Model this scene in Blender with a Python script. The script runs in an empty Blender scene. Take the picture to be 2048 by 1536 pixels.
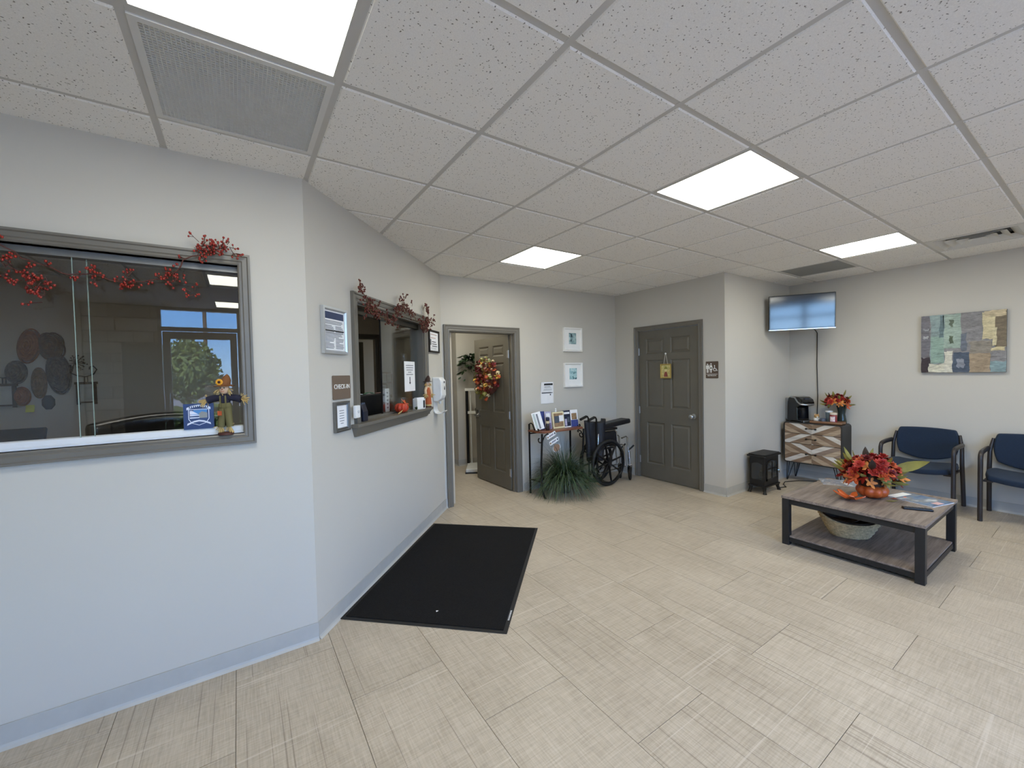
import bpy, bmesh, math, random
from mathutils import Vector, Matrix, Quaternion
random.seed(7)
PI = math.pi
scene = bpy.context.scene
col = scene.collection

# ------------------------------------------------------------------ camera
CAM_Z = 1.498
def make_camera():
    cd = bpy.data.cameras.new('camera'); co = bpy.data.objects.new('camera', cd); col.objects.link(co)
    yaw, pitch, roll = 0.5892, -0.0275, -0.0220
    f = Vector((math.sin(yaw)*math.cos(pitch), math.cos(yaw)*math.cos(pitch), math.sin(pitch)))
    r = Vector((math.cos(yaw), -math.sin(yaw), 0)); u = r.cross(f)
    r2 = r*math.cos(roll)+u*math.sin(roll); u2 = -r*math.sin(roll)+u*math.cos(roll)
    m = Matrix((r2, u2, -f)).transposed().to_4x4(); m.translation = (0, 0, CAM_Z)
    co.matrix_world = m
    cd.sensor_fit = 'HORIZONTAL'; cd.sensor_width = 36.0; cd.lens = 820.26/2048*36.0
    cd.clip_start = 0.02; cd.clip_end = 500
    scene.camera = co
make_camera()

# ------------------------------------------------------------------ sky, exposure
LAMP = 16.0          # radiance of the LED panels
SKY = 10.5
OFFICE_FILL = .42
w = bpy.data.worlds.new('sky'); scene.world = w; w.use_nodes = True
nt = w.node_tree; nt.nodes.clear()
tcw = nt.nodes.new('ShaderNodeTexCoord'); sep = nt.nodes.new('ShaderNodeSeparateXYZ'); rmp = nt.nodes.new('ShaderNodeValToRGB')
nt.links.new(tcw.outputs['Generated'], sep.inputs[0]); nt.links.new(sep.outputs[2], rmp.inputs[0])     # clear autumn sky, paler at the horizon
el = rmp.color_ramp.elements; el[0].position = 0.0; el[0].color = (.42, .67, 1.0, 1); el[1].position = .9; el[1].color = (.06, .20, .78, 1)
e2 = el.new(.11); e2.color = (.20, .48, 1.0, 1)
e3 = el.new(.32); e3.color = (.13, .38, 1.0, 1)
bg = nt.nodes.new('ShaderNodeBackground'); bg.inputs['Strength'].default_value = SKY
ow = nt.nodes.new('ShaderNodeOutputWorld')
nt.links.new(rmp.outputs[0], bg.inputs[0]); nt.links.new(bg.outputs[0], ow.inputs[0])
sd = bpy.data.lights.new('sun', 'SUN'); so = bpy.data.objects.new('sun', sd); col.objects.link(so)
sd.energy = 42.0; sd.color = (1.0, .93, .82); sd.angle = math.radians(.55)
so.rotation_euler = Vector((.25, -.78, -.72)).to_track_quat('-Z', 'Y').to_euler()      # high sun from behind the building
vs = scene.view_settings
vs.view_transform = 'Standard'; vs.look = 'None'; vs.gamma = 1.0; vs.use_curve_mapping = False
vs.exposure = 0.12

cy = scene.cycles
cy.max_bounces = 8; cy.diffuse_bounces = 6; cy.glossy_bounces = 4; cy.transmission_bounces = 4; cy.transparent_max_bounces = 12
cy.caustics_reflective = False; cy.caustics_refractive = False; cy.adaptive_threshold = .045; cy.adaptive_min_samples = 16; cy.sample_clamp_indirect = 6.0

# ------------------------------------------------------------------ material helpers
def srgb(r, g, b):
    f = lambda c: (c/255/12.92) if c <= 10 else ((c/255+0.055)/1.055)**2.4
    return (f(r), f(g), f(b))
MATS = {}
class NT:
    def __init__(s, name):
        s.m = bpy.data.materials.new(name); s.m.use_nodes = True; s.t = s.m.node_tree
        s.b = s.t.nodes['Principled BSDF']; s.out = s.t.nodes['Material Output']
    def n(s, typ, **kw):
        nd = s.t.nodes.new('ShaderNode'+typ)
        for k, v in kw.items():
            if k in nd.inputs: 
                nd.inputs[k].default_value = v
            else: setattr(nd, k, v)
        return nd
    def l(s, a, b): s.t.links.new(a, b)
    def coord(s, kind='Object', scale=(1, 1, 1), loc=(0, 0, 0), rnd=False):
        tc = s.n('TexCoord'); mp = s.n('Mapping'); mp.inputs['Scale'].default_value = scale; mp.inputs['Location'].default_value = loc
        src = tc.outputs[kind]
        if rnd:
            oi = s.n('ObjectInfo'); vm = s.n('VectorMath', operation='MULTIPLY_ADD'); 
            cb = s.n('CombineXYZ'); s.l(oi.outputs['Random'], cb.inputs[0]); s.l(oi.outputs['Random'], cb.inputs[1]); s.l(oi.outputs['Random'], cb.inputs[2])
            vm.inputs[1].default_value = (37.0, 53.0, 11.0)
            s.l(cb.outputs[0], vm.inputs[0]); s.l(src, vm.inputs[2]); src = vm.outputs[0]
        s.l(src, mp.inputs['Vector']); return mp.outputs[0]
    def noise(s, vec, scale, detail=3, rough=.55):
        n = s.n('TexNoise'); n.inputs['Scale'].default_value = scale; n.inputs['Detail'].default_value = detail; n.inputs['Roughness'].default_value = rough
        s.l(vec, n.inputs['Vector']); return n.outputs[0]
    def ramp(s, fac, stops, interp='LINEAR'):
        r = s.n('ValToRGB'); r.color_ramp.interpolation = interp
        e = r.color_ramp.elements
        while len(e) < len(stops): e.new(0.5)
        for q, (p, c) in zip(e, stops): q.position = p; q.color = (*c, 1) if len(c) == 3 else c
        s.l(fac, r.inputs[0]); return r.outputs[0]
    def mix(s, fac, a, b, mode='MIX'):
        m = s.n('MixRGB', blend_type=mode)
        for sock, v in ((m.inputs[0], fac), (m.inputs[1], a), (m.inputs[2], b)):
            if hasattr(v, 'links'): s.l(v, sock)
            elif isinstance(v, (int, float)): sock.default_value = v
            else: sock.default_value = (*v, 1)
        return m.outputs[0]
    def math(s, op, a, b=0.0):
        m = s.n('Math', operation=op)
        for sock, v in ((m.inputs[0], a), (m.inputs[1], b)):
            if hasattr(v, 'links'): s.l(v, sock)
            else: sock.default_value = v
        return m.outputs[0]
    def bump(s, h, strength=.2, dist=.01):
        b = s.n('Bump'); b.inputs['Strength'].default_value = strength; b.inputs['Distance'].default_value = dist
        s.l(h, b.inputs['Height']); s.l(b.outputs[0], s.b.inputs['Normal'])
    def base(s, c):
        if hasattr(c, 'links'): s.l(c, s.b.inputs['Base Color'])
        else: s.b.inputs['Base Color'].default_value = (*c, 1)
    def rough(s, v): 
        if hasattr(v, 'links'): s.l(v, s.b.inputs['Roughness'])
        else: s.b.inputs['Roughness'].default_value = v

def plain(name, rgb, rough=.5, metal=0.0, var=.08, scale=12, bump=0.0, coat=0.0, sheen=0.0, spec=None, lin=False):
    if name in MATS: return MATS[name]
    k = NT(name); c = rgb if lin else srgb(*rgb)
    v = k.coord('Object'); n = k.noise(v, scale)
    lo = tuple(x*(1-var) for x in c); hi = tuple(min(1, x*(1+var)) for x in c)
    k.base(k.ramp(n, [(.3, lo), (.7, hi)])); k.rough(rough); k.b.inputs['Metallic'].default_value = metal
    if bump: k.bump(k.noise(v, scale*6, 2), bump, .004)
    if coat: k.b.inputs['Coat Weight'].default_value = coat; k.b.inputs['Coat Roughness'].default_value = .08
    if sheen: k.b.inputs['Sheen Weight'].default_value = sheen
    if spec is not None: k.b.inputs['Specular IOR Level'].default_value = spec
    MATS[name] = k.m; return k.m

def glass_mat(name, tint=(.97, .98, .978)):
    k = NT(name); t = k.t; t.nodes.remove(k.b)
    fr = k.n('Fresnel'); ge = k.n('NewGeometry')
    k.l(k.math('SUBTRACT', 1.5, k.math('MULTIPLY', ge.outputs['Backfacing'], 1.5-1/1.5)), fr.inputs['IOR'])   # thin pane: same reflectance from both faces
    tr = k.n('BsdfTransparent'); tr.inputs[0].default_value = (*tint, 1)
    gl = k.n('BsdfGlossy'); gl.inputs['Roughness'].default_value = 0.0
    tn = k.ramp(k.noise(k.coord('Object'), .7, 1), [(0, tuple(x*.985 for x in tint)), (1, tint)]); k.l(tn, tr.inputs[0])
    mx = k.n('MixShader'); k.l(fr.outputs[0], mx.inputs[0]); k.l(tr.outputs[0], mx.inputs[1]); k.l(gl.outputs[0], mx.inputs[2])
    k.l(mx.outputs[0], k.out.inputs[0]); MATS[name] = k.m; return k.m

def emit_mat(name, rgb, strength):
    k = NT(name); k.base(rgb); k.b.inputs['Emission Color'].default_value = (*rgb, 1); k.b.inputs['Emission Strength'].default_value = strength
    MATS[name] = k.m; return k.m

# ------------------------------------------------------------------ mesh builder
class MB:
    def __init__(s): s.v = []; s.f = []; s.M = Matrix.Identity(4)
    def add(s, vs, fs):
        o = len(s.v); s.v += [tuple(s.M @ Vector(p)) for p in vs]; s.f += [tuple(i+o for i in f) for f in fs]; return s
    def box(s, x0, y0, z0, x1, y1, z1):
        if x0 > x1: x0, x1 = x1, x0
        if y0 > y1: y0, y1 = y1, y0
        if z0 > z1: z0, z1 = z1, z0
        return s.add([(x0,y0,z0),(x1,y0,z0),(x1,y1,z0),(x0,y1,z0),(x0,y0,z1),(x1,y0,z1),(x1,y1,z1),(x0,y1,z1)],
            [(0,3,2,1),(4,5,6,7),(0,1,5,4),(1,2,6,5),(2,3,7,6),(3,0,4,7)])
    def prism(s, poly, a0, a1, axis='z'):
        n = len(poly)
        mp = {'z': lambda p, a: (p[0], p[1], a), 'y': lambda p, a: (p[0], a, p[1]), 'x': lambda p, a: (a, p[0], p[1])}[axis]
        vs = [mp(p, a0) for p in poly]+[mp(p, a1) for p in poly]
        fs = [tuple(range(n-1, -1, -1)), tuple(range(n, 2*n))]+[(i, (i+1) % n, n+(i+1) % n, n+i) for i in range(n)]
        return s.add(vs, fs)
    def tube(s, pts, r, n=8, closed=False, flat=1.0):
        pts = [Vector(p) for p in pts]; m = len(pts)
        rs = r if isinstance(r, (list, tuple)) else [r]*m
        vs = []; prev = None
        for i, p in enumerate(pts):
            if closed: t = pts[(i+1) % m]-pts[i-1]
            else: t = pts[min(i+1, m-1)]-pts[max(i-1, 0)]
            if t.length < 1e-9: t = Vector((0, 0, 1))
            t.normalize()
            if prev is None:
                a = Vector((0, 0, 1)) if abs(t.z) < .9 else Vector((1, 0, 0))
            else: a = prev
            b = t.cross(a)
            if b.length < 1e-6: b = t.cross(Vector((1, 0, 0)))
            b.normalize(); a = b.cross(t).normalized(); prev = a
            for k in range(n):
                th = 2*PI*k/n; vs.append(tuple(p+(a*math.cos(th)*flat+b*math.sin(th))*rs[i]))
        fs = []
        for i in range(m if closed else m-1):
            j = (i+1) % m
            for k in range(n): fs.append((i*n+k, i*n+(k+1) % n, j*n+(k+1) % n, j*n+k))
        if not closed: fs += [tuple(range(n-1, -1, -1)), tuple(range((m-1)*n, m*n))]
        return s.add(vs, fs)
    def lathe(s, prof, n=24, c=(0, 0, 0), axis='z', cap=True):
        vs = []; m = len(prof)
        for r, z in prof:
            for k in range(n):
                th = 2*PI*k/n; x, y = r*math.cos(th), r*math.sin(th)
                q = {'z': (x, y, z), 'x': (z, x, y), 'y': (y, z, x)}[axis]
                vs.append((q[0]+c[0], q[1]+c[1], q[2]+c[2]))
        fs = [(i*n+k, i*n+(k+1) % n, (i+1)*n+(k+1) % n, (i+1)*n+k) for i in range(m-1) for k in range(n)]
        if cap: fs += [tuple(range(n-1, -1, -1)), tuple(range((m-1)*n, m*n))]
        return s.add(vs, fs)
    def ell(s, c, rx, ry, rz, n=12, m=8):
        prof = []
        vs = [(c[0], c[1], c[2]-rz)]
        for i in range(1, m):
            ph = -PI/2+PI*i/m
            for k in range(n):
                th = 2*PI*k/n; vs.append((c[0]+rx*math.cos(ph)*math.cos(th), c[1]+ry*math.cos(ph)*math.sin(th), c[2]+rz*math.sin(ph)))
        vs.append((c[0], c[1], c[2]+rz)); fs = []
        for k in range(n): fs.append((0, 1+(k+1) % n, 1+k)); fs.append((len(vs)-1, 1+(m-2)*n+k, 1+(m-2)*n+(k+1) % n))
        for i in range(m-2):
            for k in range(n): fs.append((1+i*n+k, 1+i*n+(k+1) % n, 1+(i+1)*n+(k+1) % n, 1+(i+1)*n+k))
        return s.add(vs, fs)
    def grid(s, fn, nu, nv):
        vs = [fn(i/nu, j/nv) for j in range(nv+1) for i in range(nu+1)]
        fs = [(j*(nu+1)+i, j*(nu+1)+i+1, (j+1)*(nu+1)+i+1, (j+1)*(nu+1)+i) for j in range(nv) for i in range(nu)]
        return s.add(vs, fs)
    def mesh(s, name, smooth=None):
        me = bpy.data.meshes.new(name); me.from_pydata(s.v, [], s.f); me.validate()
        bm = bmesh.new(); bm.from_mesh(me); bmesh.ops.recalc_face_normals(bm, faces=bm.faces); bm.to_mesh(me); bm.free()
        if smooth:
            me.polygons.foreach_set('use_smooth', [True]*len(me.polygons)); me.set_sharp_from_angle(angle=math.radians(smooth))
        return me
    def build(s, name, mat, parent=None, smooth=None, bevel=0.0, seg=2, solid=0.0, loc=None, rot=None):
        me = s.mesh(name, smooth); o = bpy.data.objects.new(name, me); col.objects.link(o)
        me.materials.append(mat); o.parent = parent
        if solid: md = o.modifiers.new('solid', 'SOLIDIFY'); md.thickness = solid; md.offset = 0
        if bevel: md = o.modifiers.new('bevel', 'BEVEL'); md.width = bevel; md.segments = seg; md.limit_method = 'ANGLE'; md.harden_normals = False
        if loc: o.location = loc
        if rot: o.rotation_euler = rot
        return o
def tag(o, label=None, cat=None, group=None, kind=None):
    if label: o['label'] = label
    if cat: o['category'] = cat
    if group: o['group'] = group
    if kind: o['kind'] = kind
    return o
def thing(name, label, cat, loc=(0, 0, 0), rz=0.0, group=None, kind=None):
    o = bpy.data.objects.new(name, None); col.objects.link(o); o.location = loc; o.rotation_euler = (0, 0, rz)
    o.empty_display_size = .05
    return tag(o, label, cat, group, kind)
def inst(src, parent, loc, rot=(0, 0, 0), sc=1.0, mat=None):
    o = bpy.data.objects.new(src.name.split('.')[0], src.data); col.objects.link(o); o.parent = parent
    o.location = loc; o.rotation_euler = rot; o.scale = (sc, sc, sc) if isinstance(sc, (int, float)) else sc
    if mat: 
        o.material_slots[0].link = 'OBJECT'; o.material_slots[0].material = mat
    return o
def place(me, name, parent, loc, rot=(0, 0, 0), sc=1.0, mat=None, quat=None):
    o = bpy.data.objects.new(name, me); col.objects.link(o); o.parent = parent; o.location = loc
    if quat is not None: o.rotation_mode = 'QUATERNION'; o.rotation_quaternion = quat
    else: o.rotation_euler = rot
    o.scale = (sc, sc, sc) if isinstance(sc, (int, float)) else sc
    if mat is not None: o.material_slots[0].link = 'OBJECT'; o.material_slots[0].material = mat
    return o
def text(body, size, mat, parent, loc, rot, name='lettering', extrude=.0004, align='CENTER', sx=1.0):
    cu = bpy.data.curves.new(name, 'FONT'); cu.body = body; cu.size = size; cu.extrude = extrude; cu.align_x = align; cu.align_y = 'CENTER'
    tmp = bpy.data.objects.new(name, cu); me = bpy.data.meshes.new_from_object(tmp); bpy.data.objects.remove(tmp); bpy.data.curves.remove(cu)
    me.materials.clear(); me.materials.append(mat); o = bpy.data.objects.new(name, me); col.objects.link(o); o.parent = parent; o.location = loc; o.rotation_euler = rot
    o.scale = (sx, 1, 1); return o

# ------------------------------------------------------------------ surface materials
def wall_paint(name='wall_paint', c=srgb(197, 193, 184)):
    k = NT(name); v = k.coord('Object')
    k.base(k.ramp(k.noise(v, 1.6, 3), [(.3, tuple(x*.975 for x in c)), (.7, c)])); k.rough(.62); k.b.inputs['Specular IOR Level'].default_value = .3
    MATS[name] = k.m; return k.m
WALL = wall_paint()
OFFICE_WALL = wall_paint('office_paint', srgb(200, 190, 172))
TRIM = plain('trim_paint', (108, 104, 96), .38, var=.04, scale=5)
DOORP = plain('door_paint', (98, 94, 84), .42, var=.05, scale=4)
BASEM = plain('vinyl_base', (176, 175, 170), .5, var=.04)
BLACK = plain('black_plastic', (18, 18, 20), .35)
BLACKM = plain('black_metal', (22, 21, 21), .4, .4)
WHITE = plain('white_plastic', (228, 229, 230), .35, var=.03)
PAPER = plain('white_paper', (232, 233, 236), .75, var=.03)
INK = plain('black_ink', (30, 30, 34), .7)
GREYINK = plain('grey_ink', (120, 124, 132), .7)
CHROME = plain('chrome', (205, 206, 208), .16, 1.0, var=.03)
STEEL = plain('brushed_steel', (178, 180, 182), .32, .9, var=.04)
GLASS = glass_mat('clear_glass')
def floor_tile_mat():
    k = NT('linen_vinyl_tile'); 
    a = k.coord('Object', (1, 1, 1), rnd=True)
    def st(sx, sy, sc, det=4, loc=(0, 0, 0)):
        mp = k.n('Mapping'); mp.inputs['Scale'].default_value = (sx, sy, 1); mp.inputs['Location'].default_value = loc; k.l(a, mp.inputs[0]); return k.noise(mp.outputs[0], sc, det, .6)
    weft = st(90, 5, 1.6, 3); warp = st(5, 90, 1.6, 3)
    f = k.math('ADD', k.math('MULTIPLY', weft, .5), k.math('MULTIPLY', warp, .5))
    cl = k.ramp(f, [(.34, srgb(150, 138, 120)), (.52, srgb(180, 168, 150)), (.68, srgb(200, 189, 172))])
    big = st(2.2, 1.1, 1.5, 2); cl = k.mix(.35, cl, k.ramp(big, [(.3, srgb(158, 146, 128)), (.7, srgb(192, 180, 162))]))
    # long dark slubs along the tile
    sl = k.ramp(st(95, .6, 1.0, 1, (3, 7, 0)), [(.68, (0, 0, 0)), (.71, (1, 1, 1))])
    cl = k.mix(k.math('MULTIPLY', sl, .5), cl, srgb(112, 99, 85))
    sl2 = k.ramp(st(.6, 70, 1.0, 1, (5, 1, 0)), [(.68, (0, 0, 0)), (.72, (1, 1, 1))])
    cl = k.mix(k.math('MULTIPLY', sl2, .35), cl, srgb(214, 204, 190))
    k.base(cl); k.rough(k.ramp(big, [(.3, (.36,)*3), (.7, (.46,)*3)]))
    return k.m
TILE = floor_tile_mat()
def ceiling_mat():
    k = NT('mineral_fibre_panel'); v = k.coord('Object', rnd=True)
    wv = k.n('VectorMath', operation='ADD'); nz = k.n('TexNoise'); nz.inputs['Scale'].default_value = 45; nz.inputs['Detail'].default_value = 1; k.l(v, nz.inputs['Vector'])
    sc = k.n('VectorMath', operation='SCALE'); sc.inputs['Scale'].default_value = .022; k.l(nz.outputs[1], sc.inputs[0]); k.l(v, wv.inputs[0]); k.l(sc.outputs[0], wv.inputs[1])
    vo = k.n('TexVoronoi'); vo.inputs['Scale'].default_value = 80; k.l(wv.outputs[0], vo.inputs['Vector'])
    pit = k.ramp(vo.outputs['Distance'], [(.13, (1, 1, 1)), (.24, (0, 0, 0))])
    gate = k.ramp(vo.outputs['Color'], [(.32, (0, 0, 0)), (.4, (1, 1, 1))])
    pit_shades = k.mix(1.0, pit, gate, 'MULTIPLY')  # shade inside the fissures, painted as dark specks on a flat face
    fine = k.noise(v, 260, 2)
    cl = k.mix(pit_shades, k.ramp(fine, [(.3, srgb(232, 230, 225)), (.7, srgb(244, 242, 237))]), srgb(118, 114, 106))
    k.base(cl); k.rough(.9); return k.m
CEIL = ceiling_mat()
TEE = plain('white_tee', (196, 194, 189), .45, var=.02)

# ------------------------------------------------------------------ walls
ZC = 2.602
class Wall:
    """straight wall from P0 to P1; room side on the right of the direction when flip=1 keeps thickness on the left"""
    def __init__(s, P0, P1, th=.12, side=1):
        s.P0 = Vector((*P0, 0)); d = Vector((P1[0]-P0[0], P1[1]-P0[1], 0)); s.L = d.length; s.D = d.normalized(); s.N = Vector((-s.D.y, s.D.x, 0))*side; s.th = th
        # local axes: X along the wall, Y away from the room (into the wall), Z up
        s.M = Matrix((( s.D.x, s.N.x, 0, s.P0.x), (s.D.y, s.N.y, 0, s.P0.y), (0, 0, 1, 0), (0, 0, 0, 1)))
        s.rz = math.atan2(s.D.y, s.D.x)
    def solid(s, name, mat, openings=(), z1=ZC+.05, ext=(0, 0)):
        mb = MB(); mb.M = s.M; x = -ext[0]; op = sorted(openings)
        for (a, b, z0, zt) in op:
            mb.box(x, 0, 0, a, s.th, z1)
            if z0 > 0: mb.box(a, 0, 0, b, s.th, z0)
            mb.box(a, 0, zt, b, s.th, z1); x = b
        mb.box(x, 0, 0, s.L+ext[1], s.th, z1)
        o = mb.build(name, mat); o['kind'] = 'structure'; return o
    def base(s, name, spans):
        mb = MB(); mb.M = s.M
        for a, b in spans: mb.prism([(-.002, 0), (-.022, 0), (-.012, .010), (-.008, .02), (-.007, .1), (-.002, .1)][::-1], a, b, 'x')
        o = mb.build(name, BASEM); o['kind'] = 'structure'; return o
    def p(s, x, y, z): return tuple(s.M @ Vector((x, y, z)))
W_LEFT = Wall((-1.75, 2.55), (.334, 2.55))
W_CHK = Wall((.334, 2.55), (1.888, 4.216))
W_BACK = Wall((1.888, 4.216), (4.681, 4.216))
W_REST = Wall((4.681, 4.216), (4.681, 2.569))
W_ALC = Wall((4.681, 2.569), (6.315, 2.569))
W_RIGHT = Wall((6.315, 2.569), (6.315, -2.75))
W_FRONT = Wall((6.315, -2.75), (-1.75, -2.75))
W_WEST = Wall((-1.75, -2.75), (-1.75, 2.55))
# office window opening in left-wall coordinates (s = x + 1.75)
W1 = (.42, 1.768, 1.215, 2.08)
W2 = (.52, 1.745, 1.175, 2.0)
D1 = (1.985-1.888, 2.862-1.888, 0, 1.98)
D2 = (4.216-3.80, 4.216-2.895, 0, 2.035)
W_LEFT.solid('wall_left', WALL, [W1], ext=(.12, 0))
W_CHK.solid('wall_check_in', WALL, [W2])
W_BACK.solid('wall_back', WALL, [D1], ext=(0, .12))
W_REST.solid('wall_restroom', WALL, [D2], ext=(0, 0))
W_ALC.solid('wall_alcove', WALL, ext=(-.12, .12))
W_RIGHT.solid('wall_right', WALL, ext=(0, .12))
W_WEST.solid('wall_west', WALL, ext=(0, 0))
W_LEFT.base('baseboard_left', [(0, W_LEFT.L+.004)]); W_CHK.base('baseboard_check_in', [(0, W_CHK.L)])
W_BACK.base('baseboard_back', [(.0, .035), (1.077, W_BACK.L)])
W_REST.base('baseboard_restroom', [(0, .36), (1.378, W_REST.L+.005)])
W_ALC.base('baseboard_alcove', [(0, W_ALC.L)]); W_RIGHT.base('baseboard_right', [(0, W_RIGHT.L)])
W_WEST.base('baseboard_west', [(0, W_WEST.L)])
# office and hall behind
OBY = 6.1
W_OB = Wall((-2.3, OBY), (2.0, OBY)); OD = (.78+2.3, 1.69+2.3, 0, 2.03)
W_OB.solid('wall_office_back', OFFICE_WALL, [OD], ext=(.12, 0))
W_OW = Wall((-2.3, 2.67), (-2.3, OBY)); W_OW.solid('wall_office_west', OFFICE_WALL)
W_OE = Wall((1.93, OBY), (1.93, 4.30)); 
W_OE.solid('wall_office_east', OFFICE_WALL, ext=(0, 0))
W_OS = Wall((-1.7, 2.672), (-2.42, 2.672)); W_OS.solid('wall_office_south', OFFICE_WALL)
W_HB = Wall((2.94, 6.0), (4.8, 6.0)); W_HB.solid('wall_hall_back', WALL, ext=(-.12, .12)); W_HB.base('baseboard_hall_back', [(0, 1.8)])
W_HC = Wall((2.94, 7.6), (2.94, 6.0)); W_HC.solid('wall_hall_corner', WALL); W_HC.base('baseboard_hall_corner', [(0, 1.602)])
W_HE = Wall((4.8, 6.0), (4.8, 4.30)); W_HE.solid('wall_hall_east', WALL)
W_HN = Wall((.4, 7.6), (3.06, 7.6)); W_HN.solid('wall_hall_end', WALL)
W_HW = Wall((.4, 6.1), (.4, 7.6)); W_HW.solid('wall_hall_west', WALL, ext=(0, .12))

# ------------------------------------------------------------------ floor
fl = MB(); fl.box(-2.5, -2.95, -.12, 6.5, 7.8, -.004); floor = fl.build('floor', plain('tile_joint', (88, 78, 68), .8)); floor['kind'] = 'structure'
TX, TY, GX = .447, .9007, .838
tm = MB(); tm.box(-TX/2+.0011, -TY/2+.0011, -.004, TX/2-.0011, TY/2-.0011, 0.0); tme = tm.mesh('floor_tile'); tme.materials.append(TILE)
def floor_region(x, y):
    if -1.75-TX/2 < x < 6.315+TX/2 and -2.75-TY/2 < y < 2.55+.2:
        return True
    if y >= 2.55 and x > .334 + (y-2.55)*.933 - .5 and y < 4.216+TY/2+.05 and x < 4.681+TX/2: return True
    if 2.57 < y < 2.57+TY/2 and x < 6.5: return x > -1.75
    if 4.2 < y < 6.5 and 1.95-TX/2 < x < 4.9: return True
    if 6.1 < y < 7.7 and .4 < x < 3.1: return True
    return False
for i in range(-8, 16):
    xc = GX+(i+.5)*TX
    for j in range(-6, 9):
        yc = 1.521+(j+.5)*TY+(0 if i % 2 == 0 else -TY/2)
        if floor_region(xc, yc): place(tme, 'floor_tile', floor, (xc, yc, 0))
of = MB(); of.box(-2.3, 2.67, -.0035, .4, 6.1, -.001); o = of.build('floor_office', plain('office_carpet', (92, 86, 80), .95, bump=.3)); o['kind'] = 'structure'

# ------------------------------------------------------------------ ceiling
cs = MB(); cs.box(-2.5, -2.95, ZC+.05, 6.5, 7.8, ZC+.15); ceiling = cs.build('ceiling', plain('deck_grey', (120, 118, 114), .9)); ceiling['kind'] = 'structure'
T = .6096; CX0, CY0 = 1.581*T, 1.719*T
node = lambda m, n: (CX0+m*T, CY0+n*T)
LIGHTS = [(-2, 0), (2, 0), (6, 0), (2, 3), (-2, -3), (2, -3), (6, -3), (-2, -6), (2, -6), (6, -6), (2, 6)]
SPECIAL = set(LIGHTS)|{(-2, 1), (7, 1), (7, -1), (-3, 4)}
cm = MB(); pw = T/2-.0125; cm.add([(-pw+.005, -pw+.005, 0), (pw-.005, -pw+.005, 0), (pw-.005, pw-.005, 0), (-pw+.005, pw-.005, 0), (-pw, -pw, .005), (pw, -pw, .005), (pw, pw, .005), (-pw, pw, .005), (-pw, -pw, .016), (pw, -pw, .016), (pw, pw, .016), (-pw, pw, .016)], [(3, 2, 1, 0), (0, 1, 5, 4), (1, 2, 6, 5), (2, 3, 7, 6), (3, 0, 4, 7), (4, 5, 9, 8), (5, 6, 10, 9), (6, 7, 11, 10), (7, 4, 8, 11), (8, 9, 10, 11)]); cme = cm.mesh('ceiling_panel'); cme.materials.append(CEIL)
def cell_used(m, n):
    x, y = CX0+(m+.5)*T, CY0+(n+.5)*T
    if y < -2.95 or x < -2.5 or x > 6.4+T/2 or y > 7.7: return False
    if y > 2.85 and x > 5.0: return False
    if y > 6.35 and (x > 3.2 or x < .2): return False
    if y < 2.5 and x < -1.75-T/2: return False
    return True
for m in range(-7, 10):
    for n in range(-7, 11):
        if (m, n) in SPECIAL or not cell_used(m, n): continue
        place(cme, 'ceiling_panel', ceiling, (CX0+(m+.5)*T, CY0+(n+.5)*T, ZC-.004))
def tee_prof(w=.0119): return [(-w, 0), (w, 0), (w, .006), (.002, .0065), (.002, .03), (-.002, .03), (-.002, .0065), (-w, .006)]
for m in range(-6, 10):
    x = CX0+m*T; mb = MB(); y1 = 2.60 if x > 4.8 else 7.6; mb.M = Matrix.Translation((x, 0, ZC+.001)); mb.prism(tee_prof(.0135), -2.75, y1, 'y'); mb.build('grid_tee', TEE, ceiling)
for n in range(-7, 10):
    y = CY0+n*T; x1 = 6.32 if y < 2.57 else 4.75
    # cross tees sit a hair higher than the main runs
    mb = MB(); mb.M = Matrix.Translation((0, y, ZC+.0018)); mb.prism(tee_prof(.0132), -2.3, x1, 'x'); mb.build('grid_tee', TEE, ceiling)
# wall angle moulding
for nm, W in (('trim_1', W_LEFT), ('trim_2', W_CHK), ('trim_3', W_BACK), ('trim_4', W_REST), ('trim_5', W_ALC), ('trim_6', W_RIGHT)):
    mb = MB(); mb.M = W.M; mb.box(0, -.016, ZC-.001, W.L, .001, ZC+.006); o = mb.build(nm, TEE); o['kind'] = 'structure'

LAMPM = emit_mat('led_diffuser', (1.0, .985, .87), LAMP)
fr = MB(); h = T/2-.013
for a, b, c_, d in ((-h, -h, h, -h+.012), (-h, h-.012, h, h), (-h, -h+.012, -h+.012, h-.012), (h-.012, -h+.012, h, h-.012)): fr.box(a, b, -.001, c_, d, .03)
lfm = fr.mesh('frame'); lfm.materials.append(TEE)
dm = MB(); dm.add([(-h+.012, -h+.012, .004), (-h+.012, h-.012, .004), (h-.012, h-.012, .004), (h-.012, -h+.012, .004)], [(0, 1, 2, 3)]); ldm = dm.mesh('diffuser'); ldm.materials.append(LAMPM)
LNAME = {(-2, 0): 'square LED ceiling light beside the egg-crate grille', (2, 0): 'square LED ceiling light in the middle of the waiting room',
 (6, 0): 'square LED ceiling light near the wall-mounted television', (2, 3): 'square LED ceiling light before the open hall door',
 (-2, -3): 'square LED ceiling light reflected high in the office window', (2, -3): 'square LED ceiling light behind the camera, middle row',
 (6, -3): 'square LED ceiling light behind the camera by the wall of chairs', (-2, -6): 'square LED ceiling light above the entrance door',
 (2, -6): 'square LED ceiling light over the storefront windows', (6, -6): 'square LED ceiling light in the storefront corner', (2, 6): 'square LED ceiling light inside the hall behind the open door'}
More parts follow.
